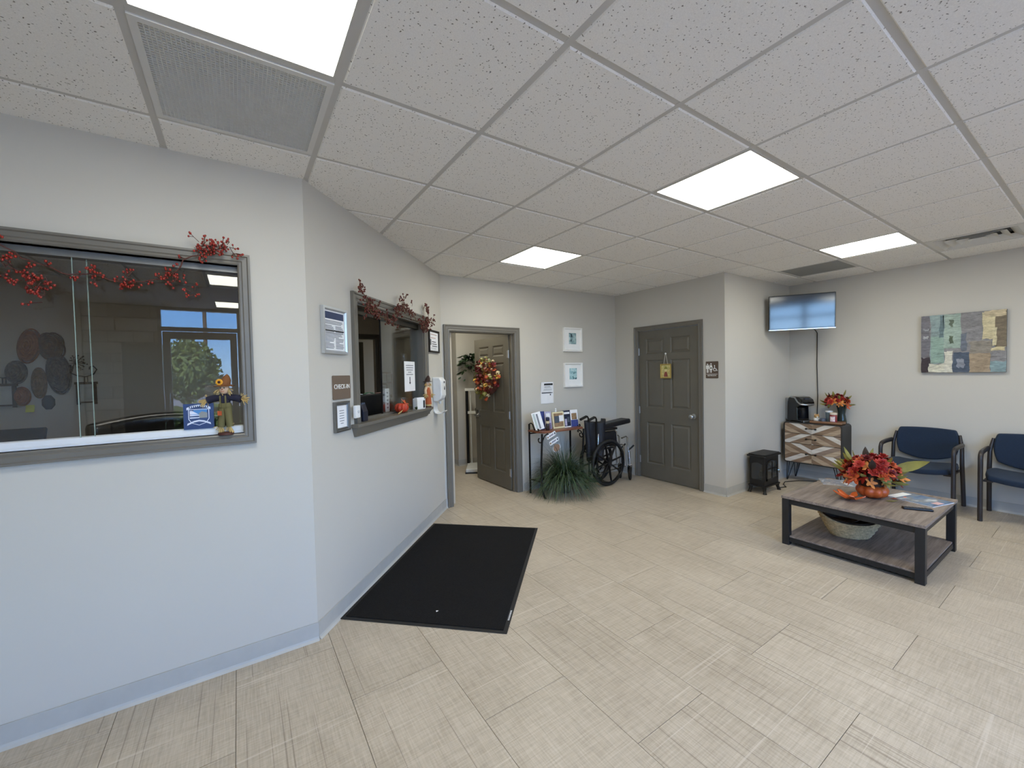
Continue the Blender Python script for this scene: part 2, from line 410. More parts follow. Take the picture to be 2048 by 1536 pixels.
for q in LIGHTS:
    x, y = CX0+(q[0]+.5)*T, CY0+(q[1]+.5)*T
    t = thing('ceiling_light', LNAME[q], 'ceiling light', (x, y, ZC), group='LED ceiling lights')
    place(lfm, 'frame', t, (0, 0, 0)); place(ldm, 'diffuser', t, (0, 0, 0))
# ------------------------------------------------------------------ storefront behind the camera
ALU = plain('bronze_aluminium', (92, 88, 82), .4, .5)
def storefront():
    X = lambda x: 6.315-x
    W_FRONT.solid('wall_front', WALL, [(X(3.7), X(-1.35), 0, 2.6)], ext=(0, .12))
    t = bpy.data.objects.new('window_3', None); col.objects.link(t); t.location = (0, -2.75, 0); t['kind'] = 'structure'
    mb = MB(); mb.box(.05, -.11, 0, 3.7, -.01, .42); mb.build('sill_wall', WALL, t)
    for x in (-.95, .05, 1.27, 2.48, 3.66): mb = MB(); mb.box(x-.03, -.1, 0, x+.03, -.02, 2.6); mb.build('mullion', ALU, t, bevel=.003)
    for a, b, z in ((-.95, 3.66, 2.56), (-.95, 3.66, 2.24), (.05, 3.66, .42)): mb = MB(); mb.box(a, -.095, z, b, -.025, z+.06); mb.build('rail', ALU, t, bevel=.003)
    xs = (-.95, .05, 1.27, 2.48, 3.66)
    for i in range(4):
        mb = MB(); mb.box(xs[i]+.03, -.063, 2.3, xs[i+1]-.03, -.057, 2.56); mb.build('pane', GLASS, t)
        if i: mb = MB(); mb.box(xs[i]+.03, -.063, .48, xs[i+1]-.03, -.057, 2.24); mb.build('pane', GLASS, t)
    d = bpy.data.objects.new('door_3', None); col.objects.link(d); d.location = (-.45, -2.81, 0); d['kind'] = 'structure'
    for a, b, c_, e in ((-.46, .02, -.37, 2.23), (.37, .02, .46, 2.23), (-.37, .02, .37, .25), (-.37, 2.12, .37, 2.23)): mb = MB(); mb.box(a, -.022, b, c_, .022, e); mb.build('stile', ALU, d, bevel=.002)
    mb = MB(); mb.box(-.37, -.003, .25, .37, .003, 2.12); mb.build('pane', GLASS, d)
    mb = MB(); mb.tube([(-.40, .03, 1.0), (-.40, .075, 1.0), (-.40, .075, 1.3), (-.40, .03, 1.3)], .011); mb.build('handle', STEEL, d, smooth=40)
    mb = MB(); mb.box(-1.35, -.11, 0, -.98, -.06, 2.1); mb.build('side_panel', plain('dark_panel', (34, 32, 30), .4), t)
storefront()
# stacked stone pier beside the entrance
st = bpy.data.objects.new('wall_stone', None); col.objects.link(st); st['kind'] = 'structure'; st.location = (-1.75, -2.75, 0)
STONE = [plain('stone_%d' % i, c, .85, var=.2, scale=9, bump=.6) for i, c in enumerate(((186, 180, 168), (166, 160, 150), (204, 197, 184)))]
back = MB(); back.box(0, -.02, 0, .8, .0, 2.6); back.build('mortar', plain('mortar', (70, 66, 60), .95), st)
z = 0.0
while z < 2.55:
    hh = random.choice((.12, .16, .19)); hh = min(hh, 2.6-z); x = -.1*random.random()
    while x < .8:
        ww = random.uniform(.22, .5); a, b = max(x, 0), min(x+ww, .8)
        lim = .4 if z < 2.05 else .8
        b = min(b, lim)
        if b-a > .04: mb = MB(); mb.box(a+.008, 0, z+.008, b-.008, random.uniform(.03, .06), z+hh-.008); mb.build('stone', random.choice(STONE), st, bevel=.008)
        x += ww
    z += hh
# ------------------------------------------------------------------ outdoors
g = MB(); g.box(-60, -90, -.3, 60, -2.96, -.16); o = g.build('ground', plain('asphalt', (128, 125, 120), .9, scale=3)); o['kind'] = 'structure'
g = MB(); g.box(-8, -5.2, -.17, 12, -2.96, -.02); o = g.build('sidewalk', plain('concrete', (176, 172, 164), .85)); o['kind'] = 'structure'
LEAFG = plain('hedge_leaf', (86, 104, 56), .7, var=.4, scale=30)
def leafball(name, label, cat, loc, rx, ry, rz, n, trunk=0.0, seed=1):
    rnd = random.Random(seed); t = thing(name, label, cat, loc); mb = MB()
    for i in range(n):
        th = rnd.uniform(0, 2*PI); zz = rnd.uniform(-1, 1); rr = math.sqrt(1-zz*zz)*rnd.uniform(.75, 1.05)
        c = Vector((rx*rr*math.cos(th), ry*rr*math.sin(th), rz*zz*rnd.uniform(.8, 1.05)+trunk+rz)); s_ = rnd.uniform(.06, .14)*max(1, rx*.9)
        u = Vector((rnd.gauss(0, 1), rnd.gauss(0, 1), rnd.gauss(0, 1))).normalized(); v = u.orthogonal().normalized()
        mb.add([c-u*s_, c+v*s_*.5, c+u*s_, c-v*s_*.5], [(0, 1, 2, 3)])
    mb.ell((0, 0, trunk+rz), rx*.8, ry*.8, rz*.8, 12, 8)
    mb.build('foliage', LEAFG, t)
    if trunk: mb = MB(); mb.tube([(0, 0, 0), (0, 0, trunk+.2)], [.16, .1]); mb.build('trunk', plain('bark', (80, 66, 52), .9), t, smooth=50)
leafball('tree', 'leafy tree outside across the parking area', 'tree', (-1.5, -13.5, -.16), 1.0, 1.0, 1.1, 1400, .9, 3)
leafball('hedge', 'low clipped hedge outside beyond the entrance door', 'hedge', (-.6, -9.0, -.16), 3.2, .4, .4, 900, 0, 4)
p_ = thing('utility_pole', 'wooden utility pole with wires against the sky', 'pole', (-1.45, -24, -.16)); mb = MB(); mb.tube([(0, 0, 0), (0, 0, 11)], [.10, .08]); mb.build('post', plain('bark', (80, 66, 52), .9), p_, smooth=50)
mb = MB(); mb.box(-1.1, -.06, 9.6, 1.1, .06, 9.75); mb.build('crossarm', MATS['bark'], p_)
for zz in (9.85, 9.0, 8.0): mb = MB(); mb.tube([(-30, 0, zz), (-15, 0, zz-.5), (0, 0, zz), (15, 0, zz-.5), (30, 0, zz)], .02, 5); mb.build('wire', BLACK, p_)

t = thing('door_notice', 'white notice taped on the entrance door glass, seen reflected', 'notice', (-.30, -2.80, 1.27)); mb = MB(); mb.box(-.13, 0, -.14, .13, .002, .14); mb.build('sheet', PAPER, t)
mb = MB()
for i in range(6): mb.box(-.1, .002, .09-i*.035, .1-.03*(i % 3), .0026, .10-i*.035)
mb.build('printed_lines', GREYINK, t)
# ------------------------------------------------------------------ helpers for wall-mounted things
def wthing(W, name, label, cat, s, z, y=0.0, kind=None, group=None):
    return thing(name, label, cat, W.p(s, y, z), W.rz, group, kind)
def ring(mb, x0, z0, x1, z1, prof, sides='LTRB'):
    """mitred frame around the rectangle; prof = (outward distance, protrusion towards the room)"""
    n = len(prof)
    for sd in sides:
        a = []; b = []
        for d, h in prof:
            c = {'LB': (x0-d, -h, z0-d), 'LT': (x0-d, -h, z1+d), 'RT': (x1+d, -h, z1+d), 'RB': (x1+d, -h, z0-d)}
            p, q = {'L': ('LB', 'LT'), 'T': ('LT', 'RT'), 'R': ('RT', 'RB'), 'B': ('RB', 'LB')}[sd]
            a.append(c[p]); b.append(c[q])
        mb.add(a+b, [(i, (i+1) % n, n+(i+1) % n, n+i) for i in range(n)]+[tuple(range(n-1, -1, -1)), tuple(range(n, 2*n))])
    return mb
def print_lines(parent, x0, x1, z1, n, dz, th, y, mat, seed=0, full=.85, name='printed_lines', center=False):
    rnd = random.Random(seed); mb = MB()
    for i in range(n):
        L = (x1-x0)*(full+(1-full)*rnd.random() if rnd.random() < .75 else rnd.uniform(.35, .8)); z = z1-i*dz
        a = (x0+x1-L)/2 if center else x0
        mb.box(a, y-.0004, z-th, a+L, y, z)
    return mb.build(name, mat, parent)
CASE = [(0, 0), (0, .012), (.008, .016), (.02, .014), (.026, .018), (.05, .018), (.056, .024), (.068, .024), (.068, 0)]

# ------------------------------------------------------------------ window_1 : office window in the left wall
def window1():
    a, b, z0, z1 = W1; t = thing('window_1', None, None, W_LEFT.p(0, 0, 0), W_LEFT.rz, kind='structure')
    for sd in 'LTRB': mb = MB(); ring(mb, a, z0, b, z1, [(d*.8, h) for d, h in CASE], sd); mb.build('casing', TRIM, t)
    for q in ((a, 0, z0-.004, b, .12, z0), (a, 0, z1, b, .12, z1+.004), (a-.004, 0, z0, a, .12, z1), (b, 0, z0, b+.004, .12, z1)):
        mb = MB(); mb.box(*q); mb.build('jamb', TRIM, t)
    # white sliding track
    mb = MB(); mb.box(a, .03, z0, b, .11, z0+.012)
    for y in (.034, .052, .072, .092): mb.box(a, y, z0+.012, b, y+.006, z0+.036)
    mb.build('track', WHITE, t, bevel=.0015)
    mb = MB(); mb.box(a, .036, z1-.03, b, .09, z1); mb.build('head_track', plain('grey_track', (120, 118, 114), .4, .4), t)
    m = -.57+1.75
    mb = MB(); mb.box(a+.002, .058, z0+.014, m+.02, .064, z1-.02); mb.build('pane', GLASS, t)
    mb = MB(); mb.box(m-.02, .042, z0+.014, b-.002, .048, z1-.02); mb.build('pane', GLASS, t)
    EDG = plain('glass_edge', (150, 168, 158), .25)
    for x, y in ((m+.02, .058), (m-.023, .042)): mb = MB(); mb.box(x, y, z0+.014, x+.003, y+.006, z1-.02); mb.build('pane_edge', EDG, t)
window1()
# ------------------------------------------------------------------ window_2 : check-in window
def window2():
    a, b, z0, z1 = W2; t = thing('window_2', None, None, W_CHK.p(0, 0, 0), W_CHK.rz, kind='structure')
    for sd in 'LTR': mb = MB(); ring(mb, a, z0, b, z1, CASE, sd); mb.build('casing', TRIM, t)
    for q in ((a, 0, z1-.012, b, .13, z1), (a, 0, z0, a+.012, .13, z1), (b-.012, 0, z0, b, .13, z1)):
        mb = MB(); mb.box(*q); mb.build('jamb', TRIM, t)
    mb = MB(); mb.box(a-.11, -.055, z0-.022, b+.085, .0, z0+.002); mb.box(a, -.001, z0-.022, b, .125, z0+.002); mb.build('sill', TRIM, t, bevel=.004)
    mb = MB(); mb.add([(a-.10, -.045, z0-.022), (b+.075, -.045, z0-.022), (b+.075, 0, z0-.022), (a-.10, 0, z0-.022), (a-.075, -.018, z0-.085), (b+.0, -.018, z0-.085), (b+.0, 0, z0-.085), (a-.075, 0, z0-.085)],
        [(0, 1, 2, 3), (4, 7, 6, 5), (0, 4, 5, 1), (1, 5, 6, 2), (2, 6, 7, 3), (3, 7, 4, 0)]); mb.build('apron', TRIM, t)
    mb = MB(); mb.box(a+.012, .045, z0+.002, b-.012, .085, z0+.012)
    for y in (.05, .064, .078): mb.box(a+.012, y, z0+.012, b-.012, y+.003, z0+.02)
    mb.build('track', plain('alu_track', (150, 146, 136), .35, .7), t)
    mb = MB(); mb.box(a+.012, .045, z1-.06, b-.012, .085, z1-.012); mb.build('head_track', plain('dark_track', (62, 60, 54), .4, .4), t)
    mb = MB(); mb.box(.975, .055, z0+.014, b-.014, .061, z1-.03); mb.build('pane', GLASS, t)
    mb = MB(); mb.box(1.0, .068, z0+.014, b-.014, .074, z1-.03); mb.build('pane', GLASS, t)
    mb = MB(); mb.box(.967, .052, z0+.014, .975, .064, z1-.03); mb.box(.992, .066, z0+.014, 1.0, .076, z1-.03); mb.build('edge_strip', BLACK, t)
window2()

# ------------------------------------------------------------------ six-panel doors
def sixpanel(parent, w, h, mat, th=.04):
    st, ms = .115, .10; cw = (w-2*st-ms)/2
    rows = ((.2, .77), (.97, 1.62), (1.705, h-.11))
    mb = MB(); mb.box(0, 0, 0, st, th, h); mb.box(w-st, 0, 0, w, th, h); mb.box(st+cw, 0, 0, st+cw+ms, th, h)
    zs = [0]+[z for r in rows for z in r]+[h]
    for i in range(0, len(zs), 2):
        for x in (st, st+cw+ms): mb.box(x, 0, zs[i], x+cw, th, zs[i+1])
    leaf = mb.build('leaf', mat, parent)
    for z0, z1 in rows:
        for x in (st, st+cw+ms):
            mb = MB()
            def fr(x0, x1, a, b, y): return [(x0, y, a), (x1, y, a), (x1, y, b), (x0, y, b)]
            for s_, ys in ((1, (0.002, .011, .011, .003)), (-1, (th-.002, th-.011, th-.011, th-.003))):
                rings = []
                for d, y in zip((0, .014, .02, .042), ys): rings.append(fr(x+d, x+cw-d, z0+d, z1-d, y))
                vs = [p for r in rings for p in r]; fs = []
                for i in range(3):
                    for k in range(4): fs.append((i*4+k, i*4+(k+1) % 4, (i+1)*4+(k+1) % 4, (i+1)*4+k))
                fs.append((12, 13, 14, 15)); mb.add(vs, fs)
            mb.build('raised_panel', mat, leaf)
    return leaf
def hinge(parent, x, y, z):
    mb = MB(); mb.lathe([(.007, -.05), (.007, .05)], 10, (x, y, z)); mb.box(x-.004, y-.002, z-.045, x+.012, y+.004, z+.045); return mb.build('hinge', STEEL, parent, smooth=40)
# closed restroom door: wall-local x runs from the hinge side towards the knob
def door2():
    a, b, _, zt = D2; t = thing('door_2', None, None, W_REST.p(0, 0, 0), W_REST.rz, kind='structure')
    for sd in 'LTR': mb = MB(); ring(mb, a, -.07, b, zt, [(d*.85, h*.9) for d, h in CASE], sd); mb.v = [(x, y, max(z, 0)) for x, y, z in mb.v]; mb.build('casing', TRIM, t)
    for q in ((a-.004, 0, 0, a+.004, .12, zt), (b-.004, 0, 0, b+.004, .12, zt), (a, 0, zt-.004, b, .12, zt+.004)): mb = MB(); mb.box(*q); mb.build('jamb', TRIM, t)
    e = bpy.data.objects.new('slab', None); col.objects.link(e); e.parent = t; e.location = (a+.007, .012, .008)
    sixpanel(e, b-a-.014, zt-.014, DOORP)
    for z in (.24, .93, 1.74): hinge(e, -.002, -.006, z)
    mb = MB(); mb.lathe([(.033, -.002), (.033, .008), (.014, .012), (.011, .03), (.016, .036), (.028, .046), (.031, .06), (.026, .072), (.012, .078)][::1], 20, (0, 0, 0)); mb.M = Matrix.Identity(4)
    mb.v = [(x+b-a-.085, -z, y+.897) for x, y, z in mb.v]; mb.build('knob', STEEL, e, smooth=50)
    mb = MB(); mb.box(a, .05, -.001, b, .11, .01); mb.build('threshold', plain('brass_strip', (160, 140, 104), .4, .6), t)
door2()
def door1():
    a, b, _, zt = D1; t = thing('door_1', None, None, W_BACK.p(0, 0, 0), W_BACK.rz, kind='structure')
    for sd in 'LTR': mb = MB(); ring(mb, a, -.07, b, zt, [(d*1.05, h) for d, h in CASE], sd); mb.v = [(x, y, max(z, 0)) for x, y, z in mb.v]; mb.build('casing', TRIM, t)
    for q in ((a-.02, 0, 0, a+.006, .13, zt), (b-.006, 0, 0, b+.02, .13, zt), (a, 0, zt-.006, b, .13, zt+.02)): mb = MB(); mb.box(*q); mb.build('jamb', TRIM, t)
    for q in ((b-.02, .03, 0, b-.006, .07, zt), (a+.006, .03, 0, a+.02, .07, zt)): mb = MB(); mb.box(*q); mb.build('stop', TRIM, t)
    e = bpy.data.objects.new('slab', None); col.objects.link(e); e.parent = t; e.location = (b+.008, .085, .012); e.rotation_euler = (0, 0, PI/2+.02)
    sixpanel(e, .85, 1.955, DOORP)
    for z in (.22, .95, 1.72):
        mb = MB(); mb.lathe([(.007, -.05), (.007, .05)], 10, (-.008, .046, z)); mb.box(-.012, .043, z-.045, .026, .047, z+.045); mb.build('hinge', STEEL, e, smooth=40)
    mb = MB(); mb.v = []; mb.lathe([(.03, 0), (.03, .01), (.012, .014), (.011, .045), (.001, .046)], 18); mb.v = [(x+.79, .04+z, y+.9) for x, y, z in mb.v]
    mb.tube([(.79, .085, .9), (.76, .09, .9), (.665, .088, .898)], [.015, .014, .012], 8); mb.box(.765, .04, .84, .815, .046, .97)
    mb.box(.835, .041, .84, .852, .043, .96); mb.build('handle', CHROME, e, smooth=50)
    # office door in the back wall
    a, b, _, zt = OD; t = thing('door_4', None, None, W_OB.p(0, 0, 0), W_OB.rz, kind='structure')
    for sd in 'LTR': mb = MB(); ring(mb, a, -.07, b, zt, CASE, sd); mb.v = [(x, y, max(z, 0)) for x, y, z in mb.v]; mb.build('casing', TRIM, t)
    e = bpy.data.objects.new('slab', None); col.objects.link(e); e.parent = t; e.location = (a+.01, .05, .01); e.rotation_euler = (0, 0, .34)
    sixpanel(e, .86, 2.0, DOORP)
door1()

# ------------------------------------------------------------------ things on the check-in wall
SILV = plain('silver_frame', (196, 200, 204), .35, .6, var=.03)
def framed(W, name, label, cat, s0, s1, z0, z1, fw, dep, fmat, content=PAPER, tilt=0.0, y=-.002, prof=None):
    sc, zc = (s0+s1)/2, (z0+z1)/2; t = wthing(W, name, label, cat, sc, zc, y); t.rotation_euler = (0, tilt, W.rz)
    hw, hh = (s1-s0)/2-fw, (z1-z0)/2-fw; mb = MB()
    ring(mb, -hw, -hh, hw, hh, prof or [(0, 0), (0, dep*.6), (fw*.4, dep), (fw, dep), (fw, 0)]); mb.build('frame', fmat, t)
    mb = MB(); mb.box(-hw, -dep*.45, -hh, hw, -.0005, hh); mb.build('sheet', content, t)
    return t, hw, hh, -dep*.45
NAVY = plain('navy_print', (40, 56, 92), .6)
t, hw, hh, y = framed(W_CHK, 'notice_frame', 'silver-framed patient notice with dark blue heading beside check-in window', 'framed notice', .118, .372, 1.638, 1.922, .022, .022, SILV)
mb = MB(); mb.box(-hw+.008, y-.0006, hh-.05, hw-.008, y, hh-.008); mb.build('heading', NAVY, t)
for (x0, x1, zt_, n) in ((-hw+.01, hw-.01, hh-.06, 3), (-hw+.01, -.006, hh-.09, 6), (.006, hw-.01, hh-.09, 6), (-hw+.01, hw-.01, -.012, 4), (-hw+.01, -.006, -.046, 8), (.006, hw-.01, -.046, 8)):
    print_lines(t, x0, x1, zt_, n, .0085, .0045, y-.0002, GREYINK, n)
mb = MB(); mb.box(-hw+.008, y-.0006, -.004, hw-.008, y, .004); mb.build('rule', INK, t)
# CHECK-IN sign
BROWN = plain('brown_sign', (112, 96, 82), .5, var=.03); SIGNW = plain('sign_white', (236, 236, 234), .5, var=.02)
t = wthing(W_CHK, 'check_in_sign', 'brown plastic sign with white raised letters CHECK-IN', 'sign', .312, 1.429, -.001)
def rrect(w, h, r, n=4):
    pts = []
    for cx, cy, a0 in ((w-r, h-r, 0), (-w+r, h-r, PI/2), (-w+r, -h+r, PI), (w-r, -h+r, 1.5*PI)):
        for i in range(n+1): a = a0+PI/2*i/n; pts.append((cx+r*math.cos(a), cy+r*math.sin(a)))
    return pts
mb = MB(); mb.prism(rrect(.098, .075, .008), -.005, 0, 'y'); mb.build('plate', BROWN, t)
text('CHECK-IN', .0405, SIGNW, t, (0, -.0055, .004), (PI/2, 0, 0), extrude=.0012, sx=.92)
# small framed notice below the sign
t, hw, hh, y = framed(W_CHK, 'small_notice_frame', 'small pewter-framed notice under the CHECK-IN sign', 'framed notice', .212, .372, 1.15, 1.34, .026, .02, plain('pewter', (132, 132, 132), .32, .8),
    prof=[(0, 0), (0, .008), (.004, .014), (.012, .012), (.016, .022), (.026, .02), (.026, 0)])
print_lines(t, -hw*.5, hw*.5, hh-.03, 6, .016, .0045, y, GREYINK, 3, .9, center=True)
# white call-button box on the casing
t = wthing(W_CHK, 'call_button', 'small white plastic call button box on check-in window casing', 'button', .425, 1.262, -.026)
mb = MB(); mb.box(-.028, -.022, -.042, .028, .001, .042); mb.build('housing', WHITE, t, bevel=.005)
mb = MB(); mb.lathe([(.01, 0), (.01, .004), (.001, .005)], 14); mb.v = [(x, -.022-z, y_) for x, y_, z in mb.v]; mb.build('button', plain('grey_button', (190, 192, 194), .4), t)
# certificate in black frame
t, hw, hh, y = framed(W_CHK, 'certificate_frame', 'black-framed certificate between check-in window and hall door', 'framed notice', 1.865, 2.16, 1.725, 1.955, .02, .02, plain('black_lacquer', (16, 14, 16), .3))
print_lines(t, -hw*.75, hw*.75, hh-.02, 2, .035, .008, y, plain('pink_print', (186, 160, 156), .7), 5, .9)
print_lines(t, -hw*.45, hw*.8, .0, 3, .022, .008, y, INK, 6, .85); print_lines(t, -hw*.7, hw*.8, -.065, 2, .012, .003, y, GREYINK, 7)
mb = MB(); mb.box(-hw*.85, y-.0004, -.04, -hw*.6, y, .02); mb.build('emblem', GREYINK, t)
# soap dispenser
t = wthing(W_CHK, 'sanitizer_dispenser', 'white hand sanitizer dispenser with drip tray by hall door', 'dispenser', 2.03, 1.26, -.001)
mb = MB(); prof = [(.0, .21), (-.075, .205), (-.098, .17), (-.10, .02), (-.085, -.02), (-.05, -.04), (0, -.04)]
mb.prism(prof, -.072, .072, 'x'); mb.build('housing', WHITE, t, bevel=.012, seg=3)
mb = MB(); mb.prism([(0.0, .03), (.013, .005), (.012, -.006), (0, -.012), (-.012, -.006), (-.013, .005)], -.1025, -.1, 'y'); mb.v = [(x+.018, y_, z+.085) for x, y_, z in mb.v]; mb.build('drop_symbol', plain('dark_symbol', (50, 52, 58), .4), t)
mb = MB(); mb.box(.0, -.1015, .145, .026, -.099, .165); mb.build('window_label', MATS['dark_symbol'], t)
mb = MB(); mb.lathe([(.012, -.07), (.016, -.04)], 12, (0, -.055, 0)); mb.build('nozzle', plain('clear_plastic', (200, 206, 212), .2), t, smooth=50)
mb = MB(); mb.prism([(0, -.03), (-.004, -.03), (-.005, -.13), (-.02, -.158), (-.05, -.168), (-.085, -.162), (-.108, -.142), (-.112, -.146), (-.09, -.168), (-.05, -.175), (-.015, -.166), (0, -.14)], -.058, .058, 'x'); mb.build('drip_tray', WHITE, t, smooth=40)

# ------------------------------------------------------------------ things on the back wall
WFR = plain('white_frame', (234, 234, 232), .4, var=.02); MATB = plain('mat_board', (238, 239, 238), .8, var=.02)
def bird_print(name, c0, c1, seed):
    k = NT(name); v = k.coord('Object', loc=(seed, 0, seed)); n = k.noise(v, 22, 3); k.base(k.ramp(n, [(.36, srgb(38, 66, 78)), (.42, c0), (.6, c1), (.72, srgb(214, 226, 224))])); k.rough(.6); return k.m
for lab, z0, z1, bm_ in (('upper white picture frame with small grey-blue print on back wall', 1.768, 2.092, bird_print('print_upper', srgb(120, 150, 156), srgb(158, 186, 190), 1.7)),
                     ('lower white picture frame with small aqua print above the brochures', 1.285, 1.615, bird_print('print_lower', srgb(132, 176, 184), srgb(178, 212, 216), 4.1))):
    sx = 3.818-1.888
    t, hw, hh, y = framed(W_BACK, 'framed_picture', lab, 'picture', sx-.166, sx+.166, z0, z1, .026, .03, WFR, MATB)
    t['group'] = 'white picture frames on the back wall'
    mb = MB(); mb.box(-.066, y-.001, -.06, .066, y, .09); mb.build('print', bm_, t)
t = wthing(W_BACK, 'wall_notice', 'curled white paper notice taped above the brochure table', 'notice', 3.365-1.888, 1.225, -.003)
mb = MB(); mb.grid(lambda u, v: (-.107+.214*u, -.002-.022*max(0, .35-u)*max(0, v-.5)*4, -.14+.28*v), 8, 8); mb.build('sheet', PAPER, t, solid=.0008)
mb = MB(); mb.box(-.068, -.0055, .098, .094, -.0035, .122); mb.build('heading', INK, t)
for i, (n, z) in enumerate(((2, .085), (2, .05), (2, .01))): print_lines(t, -.088, .092, z, n, .014, .004, -.0035, GREYINK if i else INK, i+2)
mb = MB(); mb.box(-.092, -.005, -.004, .092, -.0035, .003); mb.box(.045, -.005, -.035, .062, -.0035, -.018); mb.build('rule', INK, t)
# ------------------------------------------------------------------ things on the restroom wall and door
t = wthing(W_REST, 'restroom_sign', 'brown restroom sign with man, woman and wheelchair symbols', 'sign', 4.216-2.725, 1.48, -.001)
mb = MB(); mb.prism(rrect(.076, .1, .008), -.005, 0, 'y'); mb.build('plate', plain('dark_brown_sign', (86, 70, 58), .5, var=.03), t)
def picto():
    mb = MB(); y0, y1 = -.0062, -.005
    disc = lambda cx, cz, r: mb.prism([(cx+r*math.cos(i*PI/6), cz+r*math.sin(i*PI/6)) for i in range(12)], y0, y1, 'y')
    disc(-.054, .066, .0085); mb.box(-.072, y0, .012, -.066, y1, .052); mb.box(-.042, y0, .012, -.036, y1, .052); mb.box(-.067, y0, .012, -.041, y1, .055); mb.box(-.064, y0, -.034, -.0555, y1, .012); mb.box(-.0525, y0, -.034, -.044, y1, .012)
    disc(-.010, .070, .0085); mb.prism([(-.02, .057), (0, .057), (.012, .015), (-.032, .015)], y0, y1, 'y'); mb.prism([(-.016, .03), (-.004, .03), (.008, 0), (-.028, 0)], y0, y1, 'y'); mb.box(-.017, y0, -.034, -.0115, y1, 0); mb.box(-.0085, y0, -.034, -.003, y1, 0)
    mb.box(-.034, y0, -.034, -.031, y1, .066)
    c = (.036, .004); R = .02
    for i in range(14):
        a0, a1 = PI*.65+i*.36*.92, PI*.65+(i+1)*.36*.92
        mb.prism([(c[0]+R*math.cos(a0), c[1]+R*math.sin(a0)), (c[0]+R*math.cos(a1), c[1]+R*math.sin(a1)), (c[0]+(R-.006)*math.cos(a1), c[1]+(R-.006)*math.sin(a1)), (c[0]+(R-.006)*math.cos(a0), c[1]+(R-.006)*math.sin(a0))], y0, y1, 'y')
    disc(.033, .05, .006); mb.box(.030, y0, .012, .037, y1, .044); mb.box(.033, y0, .012, .052, y1, .018); mb.prism([(.047, .016), (.053, .016), (.066, -.012), (.060, -.014)], y0, y1, 'y'); mb.prism([(.058, -.008), (.070, -.004), (.071, -.009), (.06, -.014)], y0, y1, 'y')
    mb.box(-.07, y0, -.053, .07, y1, -.049); return mb
picto().build('symbols', SIGNW, t)
text('RESTROOM', .021, SIGNW, t, (0, -.0058, -.069), (PI/2, 0, 0), extrude=.0006)
# hanging autumn plaque on the restroom door
t = wthing(W_REST, 'hanging_plaque', 'gold-framed autumn scarecrow plaque hanging on the restroom door', 'plaque', 4.216-3.35, 1.475, -.006)
GOLD = plain('gold_frame', (196, 168, 96), .35, .6)
mb = MB(); ring(mb, -.066, -.08, .066, .08, [(0, 0), (0, .012), (.006, .016), (.014, .014), (.014, 0)]); mb.build('frame', GOLD, t)
mb = MB(); mb.box(-.066, -.004, -.08, .066, 0, .08); mb.build('backing', plain('plaque_cream', (196, 184, 120), .7, var=.3, scale=40), t)
mb = MB(); mb.prism([(-.03, -.072), (.03, -.072), (.014, -.01), (-.014, -.01)], -.009, -.004, 'y'); mb.build('figure_dress', plain('plum', (136, 70, 62), .7), t)
mb = MB(); mb.ell((0, -.007, .012), .022, .006, .022); mb.build('figure_head', plain('straw_pale', (214, 200, 146), .8), t)
mb = MB(); mb.prism([(-.032, .026), (.032, .026), (.02, .036), (.012, .06), (-.012, .06), (-.02, .036)], -.011, -.004, 'y'); mb.build('figure_hat', plain('olive', (140, 138, 66), .8), t)
mb = MB(); mb.tube([(-.03, -.006, .09), (-.004, -.008, .225), (.004, -.008, .225), (.03, -.006, .09)], .004, 6, flat=.4); mb.build('ribbon', plain('ribbon_cream', (206, 200, 186), .6), t)
mb = MB(); mb.ell((0, -.008, .228), .012, .008, .013); mb.build('hook', WHITE, t)
# ------------------------------------------------------------------ ceiling fittings
def cell(m, n): return (CX0+(m+.5)*T, CY0+(n+.5)*T, ZC)
VENTW = plain('vent_white', (214, 213, 209), .5, var=.02)
def flat_ring(mb, a, b, z0, z1):
    for q in ((-a, -a, a, -b), (-a, b, a, a), (-a, -b, -b, b), (b, -b, a, b)): mb.box(q[0], q[1], z0, q[2], q[3], z1)
    return mb
t = thing('egg_crate_grille', 'white egg-crate ceiling return grille next to big light', 'ceiling vent', (cell(-2, 1)[0], cell(-2, 1)[1], ZC-.003))
flat_ring(MB(), T/2-.013, T/2-.036, -.002, .012).build('frame', VENTW, t)
mb = MB(); N_ = 42; a = T/2-.036
for i in range(1, N_):
    x = -a+2*a*i/N_; mb.box(x-.0013, -a, .001, x+.0013, a, .008); mb.box(-a, x-.0013, .001, a, x+.0013, .008)
o = mb.build('lattice', plain('vent_lattice', (224, 224, 220), .5, var=.02), t); o['kind'] = 'stuff'
mb = MB(); mb.box(-a, -a, .015, a, a, .017); mb.build('filter', plain('filter_grey', (236, 236, 232), .9), t)
t = thing('return_panel', 'plain grey perforated ceiling panel in the far corner', 'ceiling panel', cell(7, 1))
flat_ring(MB(), T/2-.013, T/2-.03, -.001, .01).build('frame', VENTW, t)
mb = MB(); mb.box(-T/2+.03, -T/2+.03, .002, T/2-.03, T/2-.03, .008); mb.build('grille_sheet', plain('perforated_grey', (146, 148, 146), .6, var=.1, scale=220), t)
t = thing('air_diffuser', 'louvred square ceiling air diffuser near the chairs', 'ceiling vent', cell(7, -1))
flat_ring(MB(), T/2-.013, T/2-.06, -.002, .01).build('frame', VENTW, t)
mb = MB(); mb.box(-T/2+.02, -T/2+.02, .047, T/2-.02, T/2-.02, .049); mb.build('throat', plain('duct_dark', (78, 80, 82), .8), t)
